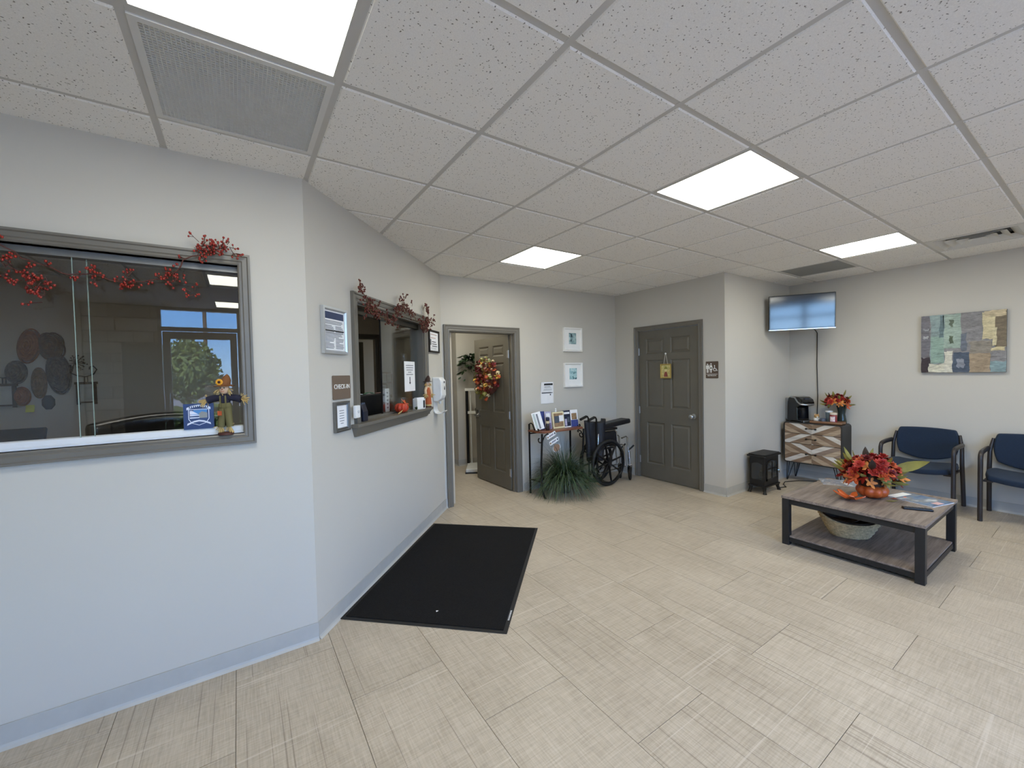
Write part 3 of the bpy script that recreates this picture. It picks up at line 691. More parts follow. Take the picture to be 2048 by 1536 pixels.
for k, r in enumerate((.235, .172, .109, .046)):
    mb = MB(); r1 = max(r-.046, .0)
    for z in (0, .0015): pass
    vs = [(-r, -r, .03), (r, -r, .03), (r, r, .03), (-r, r, .03), (-r-.012, -r-.012, -.004), (r+.012, -r-.012, -.004), (r+.012, r+.012, -.004), (-r-.012, r+.012, -.004)]
    vs = [(x*(1 if i > 3 else (r1+.002)/r), y*(1 if i > 3 else (r1+.002)/r), z) for i, (x, y, z) in enumerate(vs)]
    mb.add(vs, [(i, (i+1) % 4, 4+(i+1) % 4, 4+i) for i in range(4)]); mb.build('louver', VENTW, t, solid=.0015)

# ------------------------------------------------------------------ door mat
def carpet(name, c):
    k = NT(name); v = k.coord('Object'); n = k.noise(v, 260, 2); k.base(k.ramp(n, [(.3, tuple(x*.5 for x in c)), (.75, tuple(x*1.7 for x in c))])); k.rough(.95); k.b.inputs['Specular IOR Level'].default_value = .15; k.bump(n, .8, .004); return k.m
t = thing('door_mat', 'large black carpet mat on the floor before the check-in wall', 'mat', (1.4105, 2.899, 0), math.atan2(1.164, 1.113))
mb = MB(); mb.box(-.805, -.525, .0005, .805, .525, .005); mb.build('rubber_border', plain('black_rubber', (20, 20, 21), .7), t, bevel=.003)
mb = MB(); mb.box(-.78, -.50, .004, .78, .50, .0095); mb.build('carpet', carpet('mat_carpet', (.0095, .0095, .010)), t, bevel=.002)
mb = MB()
for i in range(9): mb.box(-.68+i*.012, -.516, .005, -.674+i*.012, -.506, .0056)
mb.build('edge_print', PAPER, t)
t = thing('paper_scrap', 'tiny white paper scrap lying on the black mat', 'scrap', (.994, 2.389, .0095)); mb = MB(); mb.add([(-.008, -.004, 0), (.008, -.003, .002), (.006, .005, .001), (-.006, .006, .004)], [(0, 1, 2, 3)]); mb.build('scrap', PAPER, t, solid=.0006)

# ------------------------------------------------------------------ coffee table
def wood(name, c0, c1, c2, ax='x', scale=1.0, rough=.55, rnd=False):
    k = NT(name); s = {'x': (1.4, 22, 22), 'y': (22, 1.4, 22), 'z': (22, 22, 1.4)}[ax]
    v = k.coord('Object', tuple(q*scale for q in s), rnd=rnd); n = k.noise(v, 1.5, 5, .65); n2 = k.noise(v, 5.0, 3)
    f = k.math('ADD', k.math('MULTIPLY', n, .75), k.math('MULTIPLY', n2, .25)); k.base(k.ramp(f, [(.34, c0), (.5, c1), (.66, c2)])); k.rough(rough); k.bump(f, .12, .002); return k.m
GREYWOOD = wood('grey_oak', srgb(92, 82, 76), srgb(126, 114, 106), srgb(150, 138, 128), 'x')
FRAME = plain('charcoal_metal', (38, 39, 41), .45, .3)
TBL = (4.262, 1.17)
t = thing('coffee_table', 'square coffee table with grey wood top and black metal frame', 'table', (*TBL, 0))
hx, hy = .47, .44
mb = MB(); mb.box(-hx, -hy, .39, hx, hy, .41); mb.build('top', GREYWOOD, t, bevel=.002)
mb = MB(); mb.box(-hx+.02, -hy+.02, .062, hx-.02, hy-.02, .078); mb.build('shelf', GREYWOOD, t, bevel=.002)
for sx in (-1, 1):
    for sy in (-1, 1):
        mb = MB(); x, y = sx*(hx-.03), sy*(hy-.03); mb.box(x-.026, y-.026, 0, x+.026, y+.026, .39); mb.build('leg', FRAME, t, bevel=.002)
for z0, z1 in ((.345, .39), (.03, .066)):
    for s_ in (-1, 1):
        mb = MB(); mb.box(-hx+.05, s_*(hy-.03)-.016, z0, hx-.05, s_*(hy-.03)+.016, z1); mb.build('rail', FRAME, t)
        mb = MB(); mb.box(s_*(hx-.03)-.016, -hy+.05, z0, s_*(hx-.03)+.016, hy-.05, z1); mb.build('rail', FRAME, t)
ZT = .41
# autumn leaves and flowers shared by the arrangements
def leaf_mesh(name, lobes=5, L=.07, curl=.25):
    pts = []
    n = lobes*4
    for i in range(n+1):
        a = -PI*.86+2*PI*.86*i/n; lob = abs(math.cos(lobes*a/2*1.05)); r = L*(.42+.58*lob**1.5)*(1-.25*abs(a)/PI); pts.append((r*math.cos(a), r*math.sin(a)))
    vs = [(0, 0, 0)]+[(x, y, curl*(x*x+y*y)/L) for x, y in pts]
    me = bpy.data.meshes.new(name); mb = MB(); mb.add(vs, [(0, i, i+1) for i in range(1, len(vs)-1)]); return mb.mesh(name)
def blade_mesh(name, L=.09, w=.018):
    mb = MB(); mb.grid(lambda u, v: (L*v, w*(2*u-1)*math.sin(PI*(.08+.9*v)), .25*L*v*v+.15*w*abs(2*u-1)), 2, 6); return mb.mesh(name, 60)
def bloom_mesh(name, R=.045, layers=3, pet=8):
    mb = MB()
    for l in range(layers):
        r = R*(1-l*.27); tilt = .25+.42*l
        for k in range(pet):
            a = 2*PI*(k+.5*(l % 2))/pet; d = Vector((math.cos(a), math.sin(a), 0)); s_ = Vector((-d.y, d.x, 0)); up = Vector((0, 0, 1)); q = d*math.cos(tilt)+up*math.sin(tilt); w = r*.36; o = up*(.006*l)
            mb.add([o, o+q*r*.55+s_*w, o+q*r+up*.1*r, o+q*r*.55-s_*w], [(0, 1, 2, 3)])
    mb.ell((0, 0, R*.35), R*.2, R*.2, R*.2, 8, 5); return mb.mesh(name)
AUT = [plain('autumn_%d' % i, c, .6, var=.3, scale=25) for i, c in enumerate(((158, 38, 34), (186, 82, 40), (112, 24, 30), (192, 118, 54), (122, 116, 54), (178, 56, 46)))]
GREENISH = plain('olive_leaf', (134, 130, 66), .6, var=.3, scale=25); DARKL = plain('dark_leaf', (52, 40, 34), .6, var=.3, scale=25)
LEAFM, BLADEM, FLOWM = leaf_mesh('maple_leaf'), blade_mesh('long_leaf'), bloom_mesh('silk_flower')
for m_ in (LEAFM, BLADEM, FLOWM): m_.materials.append(AUT[0])
def orient(d, roll=0.0):   # local +Z to direction d
    q = Vector((0, 0, 1)).rotation_difference(Vector(d).normalized()); return q @ Quaternion((0, 0, 1), roll)
def orient_x(d, roll=0.0):
    q = Vector(d).normalized().to_track_quat('X', 'Z'); return q @ Quaternion((1, 0, 0), roll)
def bouquet(t, c, R, H, nf, nl, seed, fl_sc=1.0, stems=None):
    rnd = random.Random(seed); c = Vector(c)
    for i in range(nf):
        th = 2.4*i+rnd.uniform(-.3, .3); ph = .15+1.15*(i/nf)**.75; d = Vector((math.cos(th)*math.sin(ph), math.sin(th)*math.sin(ph), math.cos(ph)))
        p = c+Vector((d.x*R, d.y*R, d.z*H))*rnd.uniform(.8, 1.0)
        place(FLOWM, 'flower', t, p, quat=orient(d+Vector((0, 0, .2))), sc=fl_sc*rnd.uniform(.85, 1.3), mat=AUT[(0, 5, 0, 1, 2, 5)[i % 6]])
    for i in range(nl):
        th = rnd.uniform(0, 2*PI); ph = rnd.uniform(.2, 1.75); d = Vector((math.cos(th)*math.sin(ph), math.sin(th)*math.sin(ph), math.cos(ph)))
        p = c+Vector((d.x*R, d.y*R, d.z*H))*rnd.uniform(.5, .95)
        if i % 3 == 0: place(BLADEM, 'blade_leaf', t, p, quat=orient_x(d, rnd.uniform(-1, 1)), sc=fl_sc*rnd.uniform(.9, 1.4), mat=rnd.choice((GREENISH, GREENISH, AUT[4], DARKL)))
        else: place(LEAFM, 'leaf', t, p, quat=orient(d+Vector((rnd.uniform(-.5, .5), rnd.uniform(-.5, .5), rnd.uniform(-.2, .5))), rnd.uniform(0, 6)), sc=fl_sc*rnd.uniform(.7, 1.1), mat=rnd.choice((AUT[0], AUT[1], AUT[2], AUT[3], GREENISH, AUT[5])))
def pumpkin(parent, c, R, H, mat, ribs=9, stem=True):
    def f(u, v):
        th = 2*PI*u; ph = -PI/2+PI*v; rr = R*math.cos(ph)**.8 if abs(v-.5) < .499 else 0; rr *= 1-.10*abs(math.cos(ribs*th/2))**4*(1 if True else 0)-.0
        rr *= .94+.06*abs(math.sin(ribs*th/2)); return (c[0]+rr*math.cos(th), c[1]+rr*math.sin(th), c[2]+H/2+H/2*math.sin(ph)*(1-.12*math.cos(ph)**0*(v > .9)))
    mb = MB(); mb.grid(f, ribs*6, 14); return mb.build('pumpkin', mat, parent, smooth=60)
PUMP = plain('pumpkin_orange', (196, 92, 40), .4, var=.15, scale=14)
t = thing('autumn_centerpiece', 'autumn flower centerpiece in a ceramic pumpkin on the coffee table', 'flower arrangement', (4.30, 1.145, ZT))
pumpkin(t, (0, 0, .002), .108, .115, PUMP)
bouquet(t, (0, .01, .165), .20, .175, 34, 95, 11)
for (dx, dy, dz, l) in ((.12, -.3, .12, 2.6), (.02, .3, .08, 1.6), (-.05, -.2, .2, 1.4)): place(BLADEM, 'blade_leaf', t, (dx*.35, dy*.35, .2+dz*.3), quat=orient_x((dx, dy, dz), 1.2), sc=(l, l*.8, l), mat=GREENISH)
mb = MB(); mb.ell((0, .01, .15), .10, .10, .09, 12, 8); mb.build('foam_core', DARKL, t)
for nm, mt, lab, loc, sc, rz in (('leaf_dish', PUMP, 'orange maple-leaf dish on the coffee table front edge', (4.085, 1.225, ZT+.004), 1.75, 2.3), ('fallen_leaf', AUT[1], 'red-orange silk leaf beside the pumpkin centerpiece', (4.42, 1.03, ZT+.002), 1.2, -.7), ('fallen_grass_leaf', GREENISH, 'thin olive silk leaf lying near the remote control', (4.255, 1.05, ZT+.002), .85, -1.0)):
    t = thing(nm, lab, 'leaf dish' if nm == 'leaf_dish' else 'leaf', loc, rz)
    if nm == 'leaf_dish':
        m2 = leaf_mesh('dish', 5, .07, .55); m2.materials.append(mt); o = place(m2, 'dish', t, (0, 0, 0), sc=sc); md = o.modifiers.new('s', 'SOLIDIFY'); md.thickness = .004
        mb = MB(); mb.tube([(0, 0, .004), (.05, 0, .02), (.11, .0, .055)], .003, 5); mb.tube([(0, 0, .004), (.045, .045, .02)], .002, 5); mb.tube([(0, 0, .004), (.045, -.045, .02)], .002, 5); mb.build('veins', AUT[3], t)
    else: place(BLADEM if nm == 'fallen_grass_leaf' else LEAFM, 'blade' if nm == 'fallen_grass_leaf' else 'leaf_blade', t, (0, 0, 0), sc=(sc, sc, .4), mat=mt)
# magazines
def cover(name, seed, cols):
    k = NT(name); v = k.coord('Object', (1, 2.2, 1), (seed, seed*2, 0)); n = k.noise(v, 5, 3); k.base(k.ramp(n, [(.3, cols[0]), (.45, cols[1]), (.58, cols[3]), (.72, cols[2])])); k.rough(.18); return k.m
t = thing('magazine', 'glossy blue and white magazine beside the remote control', 'magazine', (4.50, .91, ZT), -.27, group='magazines on the coffee table')
mb = MB(); mb.box(-.13, -.155, 0, .13, .155, .006); mb.build('pages', PAPER, t); mb = MB(); mb.box(-.131, -.156, .006, .131, .156, .0068); mb.build('cover', cover('cover_a', 2, (srgb(60, 84, 122), srgb(104, 130, 160), srgb(206, 214, 222), srgb(128, 132, 138))), t)
mb = MB(); mb.box(-.12, .09, .0068, .09, .15, .0072); mb.build('masthead', SIGNW, t); mb = MB(); mb.box(-.05, -.145, .0068, .03, -.10, .0072); mb.build('caption', plain('pink_caption', (220, 180, 180), .4), t)
t = thing('magazine', 'glossy white magazine behind the flower centerpiece', 'magazine', (4.60, 1.46, ZT), .5, group='magazines on the coffee table')
mb = MB(); mb.box(-.105, -.14, 0, .105, .14, .005); mb.build('pages', PAPER, t); mb = MB(); mb.box(-.106, -.141, .005, .106, .141, .0058); mb.build('cover', cover('cover_b', 5, (srgb(200, 206, 214), srgb(120, 130, 150), srgb(226, 228, 230), srgb(150, 150, 156))), t)
t = thing('remote_control', 'black television remote control on the coffee table', 'remote', (4.175, .85, ZT), -1.05)
mb = MB(); mb.box(-.085, -.022, 0, .085, .022, .016); mb.build('body', BLACK, t, bevel=.006, seg=3)
mb = MB()
for i in range(7):
    for j in range(3): mb.box(-.065+i*.018, -.014+j*.011, .016, -.056+i*.018, -.008+j*.011, .0175)
mb.build('buttons', plain('button_grey', (70, 72, 80), .5), t)
# woven basket on the shelf
WICK = plain('wicker', (196, 172, 130), .8, var=.3, scale=60, bump=.6); LINING = plain('brown_lining', (74, 58, 48), .75, var=.3, scale=8)
t = thing('woven_basket', 'woven straw basket with brown lining on the coffee table shelf', 'basket', (4.19, 1.26, .079), math.atan2(-.83, .56))
def bsk(r0, r1, e):
    def f(u, v):
        a = 2*PI*u; L_, W_ = .115+.095*v**.8, .07+.06*v**.8; x, y = (L_-e)*math.cos(a), (W_-e)*math.sin(a)
        zt = .125+.055*abs(math.cos(a))**3; return (x, y, .002+e+zt*v)
    return f
mb = MB()
nb = 10
for i in range(nb):   # rows of weave, each a rope round the wall
    v = (i+.5)/nb; pts = [bsk(0, 0, 0)(k/40, v) for k in range(40)]; pts = [(x*(1+.03*(-1)**(k+i)), y*(1+.035*(-1)**(k+i)), z) for k, (x, y, z) in enumerate(pts)]; mb.tube(pts, .0085, 6, closed=True)
mb.build('weave', WICK, t, smooth=60)
mb = MB(); mb.grid(bsk(0, 0, .016), 40, 8); mb.add([(.1*math.cos(2*PI*k/24), .06*math.sin(2*PI*k/24), .006) for k in range(24)], [tuple(range(24))]); mb.build('lining', LINING, t, smooth=60)
mb = MB(); mb.tube([bsk(0, 0, 0)(k/40, 1.0) for k in range(40)], .0085, 7, closed=True); mb.build('rim', WICK, t, smooth=60)
mb = MB(); mb.grid(lambda u, v: (-.12+.2*u, -.07+.14*v, .10+.06*u*(1-u)+.05*(1-v)*u+.012*math.sin(9*u)), 10, 6); mb.build('folded_cloth', LINING, t, smooth=60, solid=.006)

# ------------------------------------------------------------------ blue waiting chairs
FAB = plain('blue_fabric', (22, 40, 62), .9, var=.16, scale=120, bump=.5, sheen=.05); CHF = plain('chair_frame', (58, 54, 54), .38, .4)
def make_chair(label):
    t = thing('waiting_chair', label, 'chair', group='blue waiting room chairs')
    def rr(u, v, k=.22): x, y = 2*u-1, 2*v-1; return x*math.sqrt(1-k*y*y), y*math.sqrt(1-k*x*x)
    def seat(u, v): x, y = rr(u, v); return (.265*x, .235*y-.005, .41+.028*x*x-.012*y*y+(.02*(y+1)/2 if False else 0)-.018*max(0, -y-.4))
    mb = MB(); mb.grid(seat, 16, 14); mb.build('seat', FAB, t, smooth=70, solid=.055, bevel=.012)
    def back(u, v):
        x, y = rr(u, v, .2); zt = .80+.008*x*x; zb = .455+.055*x*x; z = zb+(zt-zb)*(y+1)/2
        return (.245*x*(1-.06*(y+1)/2*0), .175+.05*(1-x*x)*.6+.10*(z-.455), z)
    mb = MB(); mb.grid(back, 16, 12); mb.build('backrest', FAB, t, smooth=70, solid=.045, bevel=.012)
    for s_ in (-1, 1):
        x = s_*.275
        def arc(c, r, a0, a1, n=6): return [(x, c[0]+r*math.cos(a0+(a1-a0)*i/n), c[1]+r*math.sin(a0+(a1-a0)*i/n)) for i in range(n+1)]
        mb = MB(); pts = [(x, -.235, 0), (x, -.238, .3), (x, -.235, .56)]+arc((-.175, .585), .06, PI, PI/2)+[(x, -.05, .65), (x, .06, .648), (x, .15, .645)]
        mb.tube(pts, .024, 10, flat=.75); mb.build('arm', CHF, t, smooth=60)
        mb = MB(); mb.tube([(x, .235, 0), (x*.99, .205, .25), (x*.98, .175, .45), (x*.97, .185, .62), (x*.9, .215, .74)], [.024, .024, .024, .022, .016], 10, flat=.75); mb.build('leg', CHF, t, smooth=60)
        mb = MB(); mb.box(s_*.2, -.21, .372, s_*.262, .17, .388); mb.build('seat_bracket', CHF, t)
    mb = MB(); mb.tube([(-.26, -.14, .376), (.26, -.14, .376)], .011, 8); mb.tube([(-.26, .14, .376), (.26, .14, .376)], .011, 8); mb.build('crossbar', CHF, t, smooth=60)
    return t
def copy_tree(o, parent=None):
    c = o.copy(); col.objects.link(c); c.parent = parent
    for ch in o.children: copy_tree(ch, c)
    return c
ch1 = make_chair('blue fabric armchair standing by the patterned drawer chest'); ch1.location = (6.035, 1.20, 0); ch1.rotation_euler = (0, 0, -PI/2)
ch2 = copy_tree(ch1); ch2.location = (6.03, .475, 0); ch2['label'] = 'blue fabric armchair cut by the picture edge, below the painting'

# ------------------------------------------------------------------ drawer chest
def clip(poly, x0, z0, x1, z1):
    for ax, lim, sg in ((0, x0, 1), (0, x1, -1), (1, z0, 1), (1, z1, -1)):
        out = []
        for i in range(len(poly)):
            p, q = poly[i], poly[(i+1) % len(poly)]; a, b = (p[ax]-lim)*sg, (q[ax]-lim)*sg
            if a >= 0: out.append(p)
            if (a >= 0) != (b >= 0): u = a/(a-b); out.append((p[0]+(q[0]-p[0])*u, p[1]+(q[1]-p[1])*u))
        poly = out
        if not poly: return []
    return poly
INL = [wood('inlay_white', srgb(176, 168, 156), srgb(206, 198, 186), srgb(222, 216, 206), 'x', rnd=True), wood('inlay_brown', srgb(104, 84, 66), srgb(132, 108, 86), srgb(150, 126, 102), 'x', rnd=True),
       wood('inlay_tan', srgb(146, 124, 100), srgb(170, 148, 122), srgb(188, 168, 142), 'x', rnd=True), wood('inlay_grey', srgb(120, 100, 84), srgb(138, 118, 102), srgb(158, 140, 124), 'x', rnd=True)]
CHEST = plain('chest_black', (44, 43, 42), .5, var=.15, scale=6)
t = thing('drawer_chest', 'three-drawer chest with chevron wood inlay and hairpin legs', 'cabinet', (6.152, 2.198, 0), -PI/2)
hw_ = .318; z0_, z1_ = .245, .775
def rr_prof(w, a, b, r, n=5):
    pts = []
    for cx, cz, a0 in ((w-r, b-r, 0), (-w+r, b-r, PI/2), (-w+r, a+r, PI), (w-r, a+r, 1.5*PI)):
        for i in range(n+1): q = a0+PI/2*i/n; pts.append((cx+r*math.cos(q), cz+r*math.sin(q)))
    return pts
o_, i_ = rr_prof(hw_, z0_, z1_, .035), rr_prof(hw_-.012, z0_+.012, z1_-.012, .026); n_ = len(o_)
mb = MB(); vs = [(p[0], -.15, p[1]) for p in o_]+[(p[0], -.15, p[1]) for p in i_]+[(p[0], .15, p[1]) for p in o_]+[(p[0], .15, p[1]) for p in i_]
fs = []
for k in range(n_):
    j = (k+1) % n_; fs += [(k, j, n_+j, n_+k), (2*n_+k, 2*n_+j, 3*n_+j, 3*n_+k), (k, j, 2*n_+j, 2*n_+k), (n_+k, n_+j, 3*n_+j, 3*n_+k)]
mb.add(vs, fs); mb.box(-hw_+.02, .135, z0_+.01, hw_-.02, .148, z1_-.01); mb.build('body', CHEST, t, smooth=40)
dz = ((.635, .763), (.503, .630), (.258, .498)); slope = .50
rn = random.Random(4)
for di, (a, b) in enumerate(dz):
    d = bpy.data.objects.new('drawer', None); col.objects.link(d); d.parent = t
    mb = MB(); mb.box(-hw_+.014, -.140, a, hw_-.014, .10, b); mb.build('drawer_box', CHEST, d)
    regs = [(-hw_+.014, 0, a, b, -1), (0, hw_-.014, a, b, 1)] if di == 0 else ([(-hw_+.014, 0, a, b, 1), (0, hw_-.014, a, b, -1)] if di == 1 else
        [(-hw_+.014, 0, (a+b)/2, b, -1), (0, hw_-.014, (a+b)/2, b, 1), (-hw_+.014, 0, a, (a+b)/2, 1), (0, hw_-.014, a, (a+b)/2, -1)])
    for (x0, x1, za, zb, sg) in regs:
        cz = za if (sg < 0 and x0 < 0) or (sg > 0 and x0 >= 0) else zb     # stripes meet on the centre line
        wst = .056; k = 0
        for i in range(-6, 7):
            off = i*wst
            P = [(-1, cz+sg*(-1)*slope+off), (1, cz+sg*slope+off), (1, cz+sg*slope+off+wst), (-1, cz-sg*slope+off+wst)]
            c = clip(P, x0+.0006, za+.0006, x1-.0006, zb-.0006)
            if len(c) > 2:
                mb = MB(); mb.prism(c, -.1455, -.1395, 'y'); mb.build('inlay_strip', INL[(0 if (i//2) % 2 == 0 else 2) if (i % 2 == 0) != (sg < 0 and x0 >= 0) else rn.choice((1, 1, 3))], d)
    zc = (a+b)/2+(.004 if di < 2 else 0); mb = MB(); xh = -.0
    mb.tube([(xh-.045, -.17, zc), (xh+.045, -.17, zc)], .004, 8)
    for s_ in (-1, 1): mb.lathe([(.006, 0), (.006, .02), (.011, .022), (.011, .032), (.004, .035)], 12); mb.v[-60:] = [(x+xh+s_*.05, -.1455-z, y+zc) for x, y, z in mb.v[-60:]]
    mb.build('handle', BLACKM, d, smooth=50)
for sx in (-1, 1):
    for sy in (-1, 1):
        mb = MB(); x, y = sx*.255, sy*.10; f_ = (x+sx*.03, y+sy*.025, .004)
        mb.tube([(x-.04, y, .246), (f_[0]-.006, f_[1], .012), f_, (f_[0]+.006, f_[1], .012), (x+.04, y, .246)], .0045, 6); mb.tube([f_, (x, y+sy*.035, .246)], .0045, 6); mb.build('hairpin_leg', BLACKM, t, smooth=60)
ZD = .775
# coffee maker
t = thing('coffee_maker', 'black and silver single-cup coffee maker on the drawer chest', 'coffee maker', (6.16, 2.385, ZD), -.55)
mb = MB(); mb.prism([(.13, 0), (-.14, 0), (-.14, .025), (-.055, .03), (-.05, .19), (-.135, .215), (-.15, .25), (-.13, .295), (-.07, .325), (.04, .33), (.10, .31), (.12, .25)], -.085, .085, 'x'); mb.build('body', plain('gloss_black', (14, 15, 20), .15, coat=.4), t, bevel=.012, seg=3)
mb = MB()
for s_ in (-1, 1): mb.tube([(s_*.087, .05, .322), (s_*.09, -.03, .315), (s_*.09, -.08, .26), (s_*.085, -.125, .232)], .011, 8)
mb.tube([(-.085, -.125, .232), (-.05, -.158, .228), (.05, -.158, .228), (.085, -.125, .232)], .012, 8); mb.build('silver_band', STEEL, t, smooth=60)
mb = MB(); mb.prism([(.13, .012), (.19, .02), (.195, .30), (.13, .305)], -.075, .075, 'x'); mb.build('water_tank', plain('tank_grey', (150, 154, 158), .15), t, bevel=.01)
mb = MB(); mb.box(-.03, -.128, .285, .03, -.1, .312); mb.build('display', plain('display', (60, 66, 78), .2), t)
mb = MB(); mb.box(-.065, -.15, .0, .065, -.06, .022); mb.build('drip_tray', STEEL, t, bevel=.004)
# tray and its things
t = thing('wooden_tray', 'shallow brown wooden tray on the drawer chest', 'tray', (6.083, 2.055, ZD), -PI/2)
TRAYW = wood('tray_wood', srgb(90, 62, 44), srgb(126, 90, 64), srgb(150, 112, 84), 'x')
mb = MB(); mb.box(-.165, -.075, 0, .165, .075, .01); mb.build('base', TRAYW, t)
for q in ((-.165, -.075, 0, .165, -.067, .034), (-.165, .067, 0, .165, .075, .034), (-.165, -.067, 0, -.157, .067, .034), (.157, -.067, 0, .165, .067, .034)): mb = MB(); mb.box(*q); mb.build('side', TRAYW, t, bevel=.002)
t = thing('cat_figurine', 'small brown and white cat figurine at the end of the tray', 'figurine', (6.08, 2.17, ZD+.010), -.9); t.scale = (.82, .82, .9)
CW = plain('ceramic_white', (222, 216, 204), .35); CB = plain('ceramic_tan', (176, 138, 88), .4, var=.2, scale=50)
mb = MB(); mb.ell((0, 0, .04), .042, .038, .042, 14, 10); mb.build('body', CW, t, smooth=60)
mb = MB(); mb.ell((0, -.008, .085), .036, .032, .03, 14, 10); mb.build('head', CB, t, smooth=60)
for s_ in (-1, 1): mb = MB(); mb.add([(s_*.032, -.01, .098), (s_*.008, -.01, .108), (s_*.02, .008, .1), (s_*.028, -.006, .128)], [(0, 1, 3), (1, 2, 3), (2, 0, 3), (0, 2, 1)]); mb.build('ear', CB, t)
mb = MB(); mb.ell((0, -.04, .076), .014, .006, .011); mb.build('muzzle', CW, t, smooth=60)
t = thing('grey_mug', 'low dark grey mug standing on the wooden tray', 'mug', (6.075, 2.098, ZD+.010), 2.6); t.scale = (.9, .9, .9)
GM = plain('slate_ceramic', (84, 90, 102), .4); mb = MB(); mb.lathe([(.02, 0), (.034, .002), (.038, .03), (.036, .062), (.032, .062), (.033, .03), (.028, .006), (.001, .006)], 20, cap=False); mb.build('cup', GM, t, smooth=40)
mb = MB(); mb.tube([(.034, 0, .05), (.058, 0, .048), (.062, 0, .03), (.036, 0, .014)], .005, 7); mb.build('handle', GM, t, smooth=60)
t = thing('grey_tumbler', 'tall grey tumbler with white lid on the tray', 'tumbler', (6.118, 2.05, ZD+.010))
mb = MB(); mb.lathe([(.028, 0), (.030, .004), (.036, .125), (.034, .135)], 20); mb.build('cup', plain('tumbler_grey', (92, 108, 118), .35), t, smooth=40)
mb = MB(); mb.lathe([(.037, .135), (.038, .15), (.03, .155), (.001, .155)], 20); mb.build('lid', WHITE, t, smooth=40)
t = thing('jar_candle', 'red labelled jar candle with pale lid on the tray', 'candle', (6.06, 1.985, ZD+.010), -PI/2)
mb = MB(); mb.lathe([(.034, 0), (.038, .004), (.038, .10), (.033, .112)], 22); mb.build('jar', plain('candle_red', (132, 34, 40), .25, coat=.5), t, smooth=40)
mb = MB(); mb.lathe([(.036, .112), (.037, .132), (.03, .137), (.001, .137)], 22); mb.build('lid', plain('lid_cream', (222, 208, 190), .4), t, smooth=40)
mb = MB(); mb.grid(lambda u, v: (.0388*math.sin(-.7+1.4*u), -.0388*math.cos(-.7+1.4*u), .03+.06*v), 8, 1); mb.build('label', plain('candle_label', (220, 200, 204), .5, var=.3, scale=60), t, solid=.0006)
t = thing('flower_vase', 'dark glass vase of orange silk flowers on the drawer chest', 'vase', (6.228, 1.955, ZD))
mb = MB(); mb.lathe([(.045, 0), (.052, .01), (.046, .06), (.036, .12), (.044, .18), (.056, .225), (.052, .225), (.04, .18), (.032, .12), (.001, .02)], 22, cap=False); mb.build('glass', plain('smoked_glass', (46, 56, 54), .15), t, smooth=50)
bouquet(t, (-.06, .03, .24), .125, .12, 18, 34, 21, .8)
for d in ((-.1, .9, .25), (.2, .7, .4)): place(LEAFM, 'leaf', t, (d[0]*.17, d[1]*.17, .24+d[2]*.12), quat=orient((0, .2, 1)), sc=.9, mat=AUT[3])
# ------------------------------------------------------------------ electric stove heater
STV = plain('stove_black', (24, 24, 25), .5, .2); 
t = thing('stove_heater', 'small black electric stove heater on the alcove floor', 'heater', (5.275, 2.425, 0))
mb = MB(); mb.box(-.172, -.085, .085, .172, .085, .435); mb.build('body', STV, t, bevel=.004)
mb = MB(); mb.prism(rrect(.205, .11, .02), .435, .455, 'z'); mb.prism(rrect(.19, .098, .02), .455, .466, 'z'); mb.build('top', STV, t, bevel=.004)
mb = MB(); mb.prism(rrect(.19, .1, .015), .078, .095, 'z'); mb.build('base', STV, t, bevel=.003)
for sx in (-1, 1):
    for sy in (-1, 1): mb = MB(); mb.tube([(sx*.16, sy*.075, .085), (sx*.162, sy*.077, .05), (sx*.172, sy*.085, .02), (sx*.176, sy*.088, .0)], [.026, .019, .017, .024], 8); mb.build('leg', STV, t, smooth=40)
def arch(w, z0, z1, rise, n=8): return [(-w, z0), (w, z0)]+[(w-2*w*i/n, z1+rise*math.sin(PI*i/n)) for i in range(n+1)]
DGL = plain('stove_glass', (36, 40, 42), .06, coat=.5)
mb = MB(); mb.prism(arch(.12, .17, .35, .03), -.0895, -.085, 'y'); mb.build('front_glass', DGL, t)
mb = MB()
for q in ((-.135, .155, -.118, .36), (.118, .155, .135, .36), (-.135, .15, .135, .172), (-.008, .17, .008, .37), (-.12, .285, .12, .297)): mb.box(q[0], -.094, q[1], q[2], -.085, q[3])
for i in range(10): a0, a1 = PI*i/10, PI*(i+1)/10; mb.prism([(.13*math.cos(a0), .355+.04*math.sin(a0)), (.13*math.cos(a1), .355+.04*math.sin(a1)), (.118*math.cos(a1), .345+.032*math.sin(a1)), (.118*math.cos(a0), .345+.032*math.sin(a0))], -.094, -.085, 'y')
mb.build('door_frame', STV, t)
mb = MB(); mb.prism([(y, z) for y, z in arch(.062, .165, .345, .022)], -.176, -.172, 'x'); mb.build('side_glass', DGL, t)
mb = MB(); mb.tube([(.14, -.09, .25), (.152, -.104, .25), (.152, -.104, .215)], .005, 7); mb.build('door_handle', CHROME, t, smooth=50)
t = thing('heater_cord', 'black power cord trailing from stove heater to the wall', 'cord', (0, 0, 0))
mb = MB(); mb.tube([(5.45, 2.42, .11), (5.49, 2.40, .05), (5.52, 2.36, .008), (5.62, 2.33, .006), (5.72, 2.40, .006), (5.85, 2.44, .006), (6.05, 2.36, .006), (6.2, 2.2, .006), (6.29, 1.95, .02), (6.295, 1.80, .12)], .005, 7); mb.build('cable', BLACK, t, smooth=60)

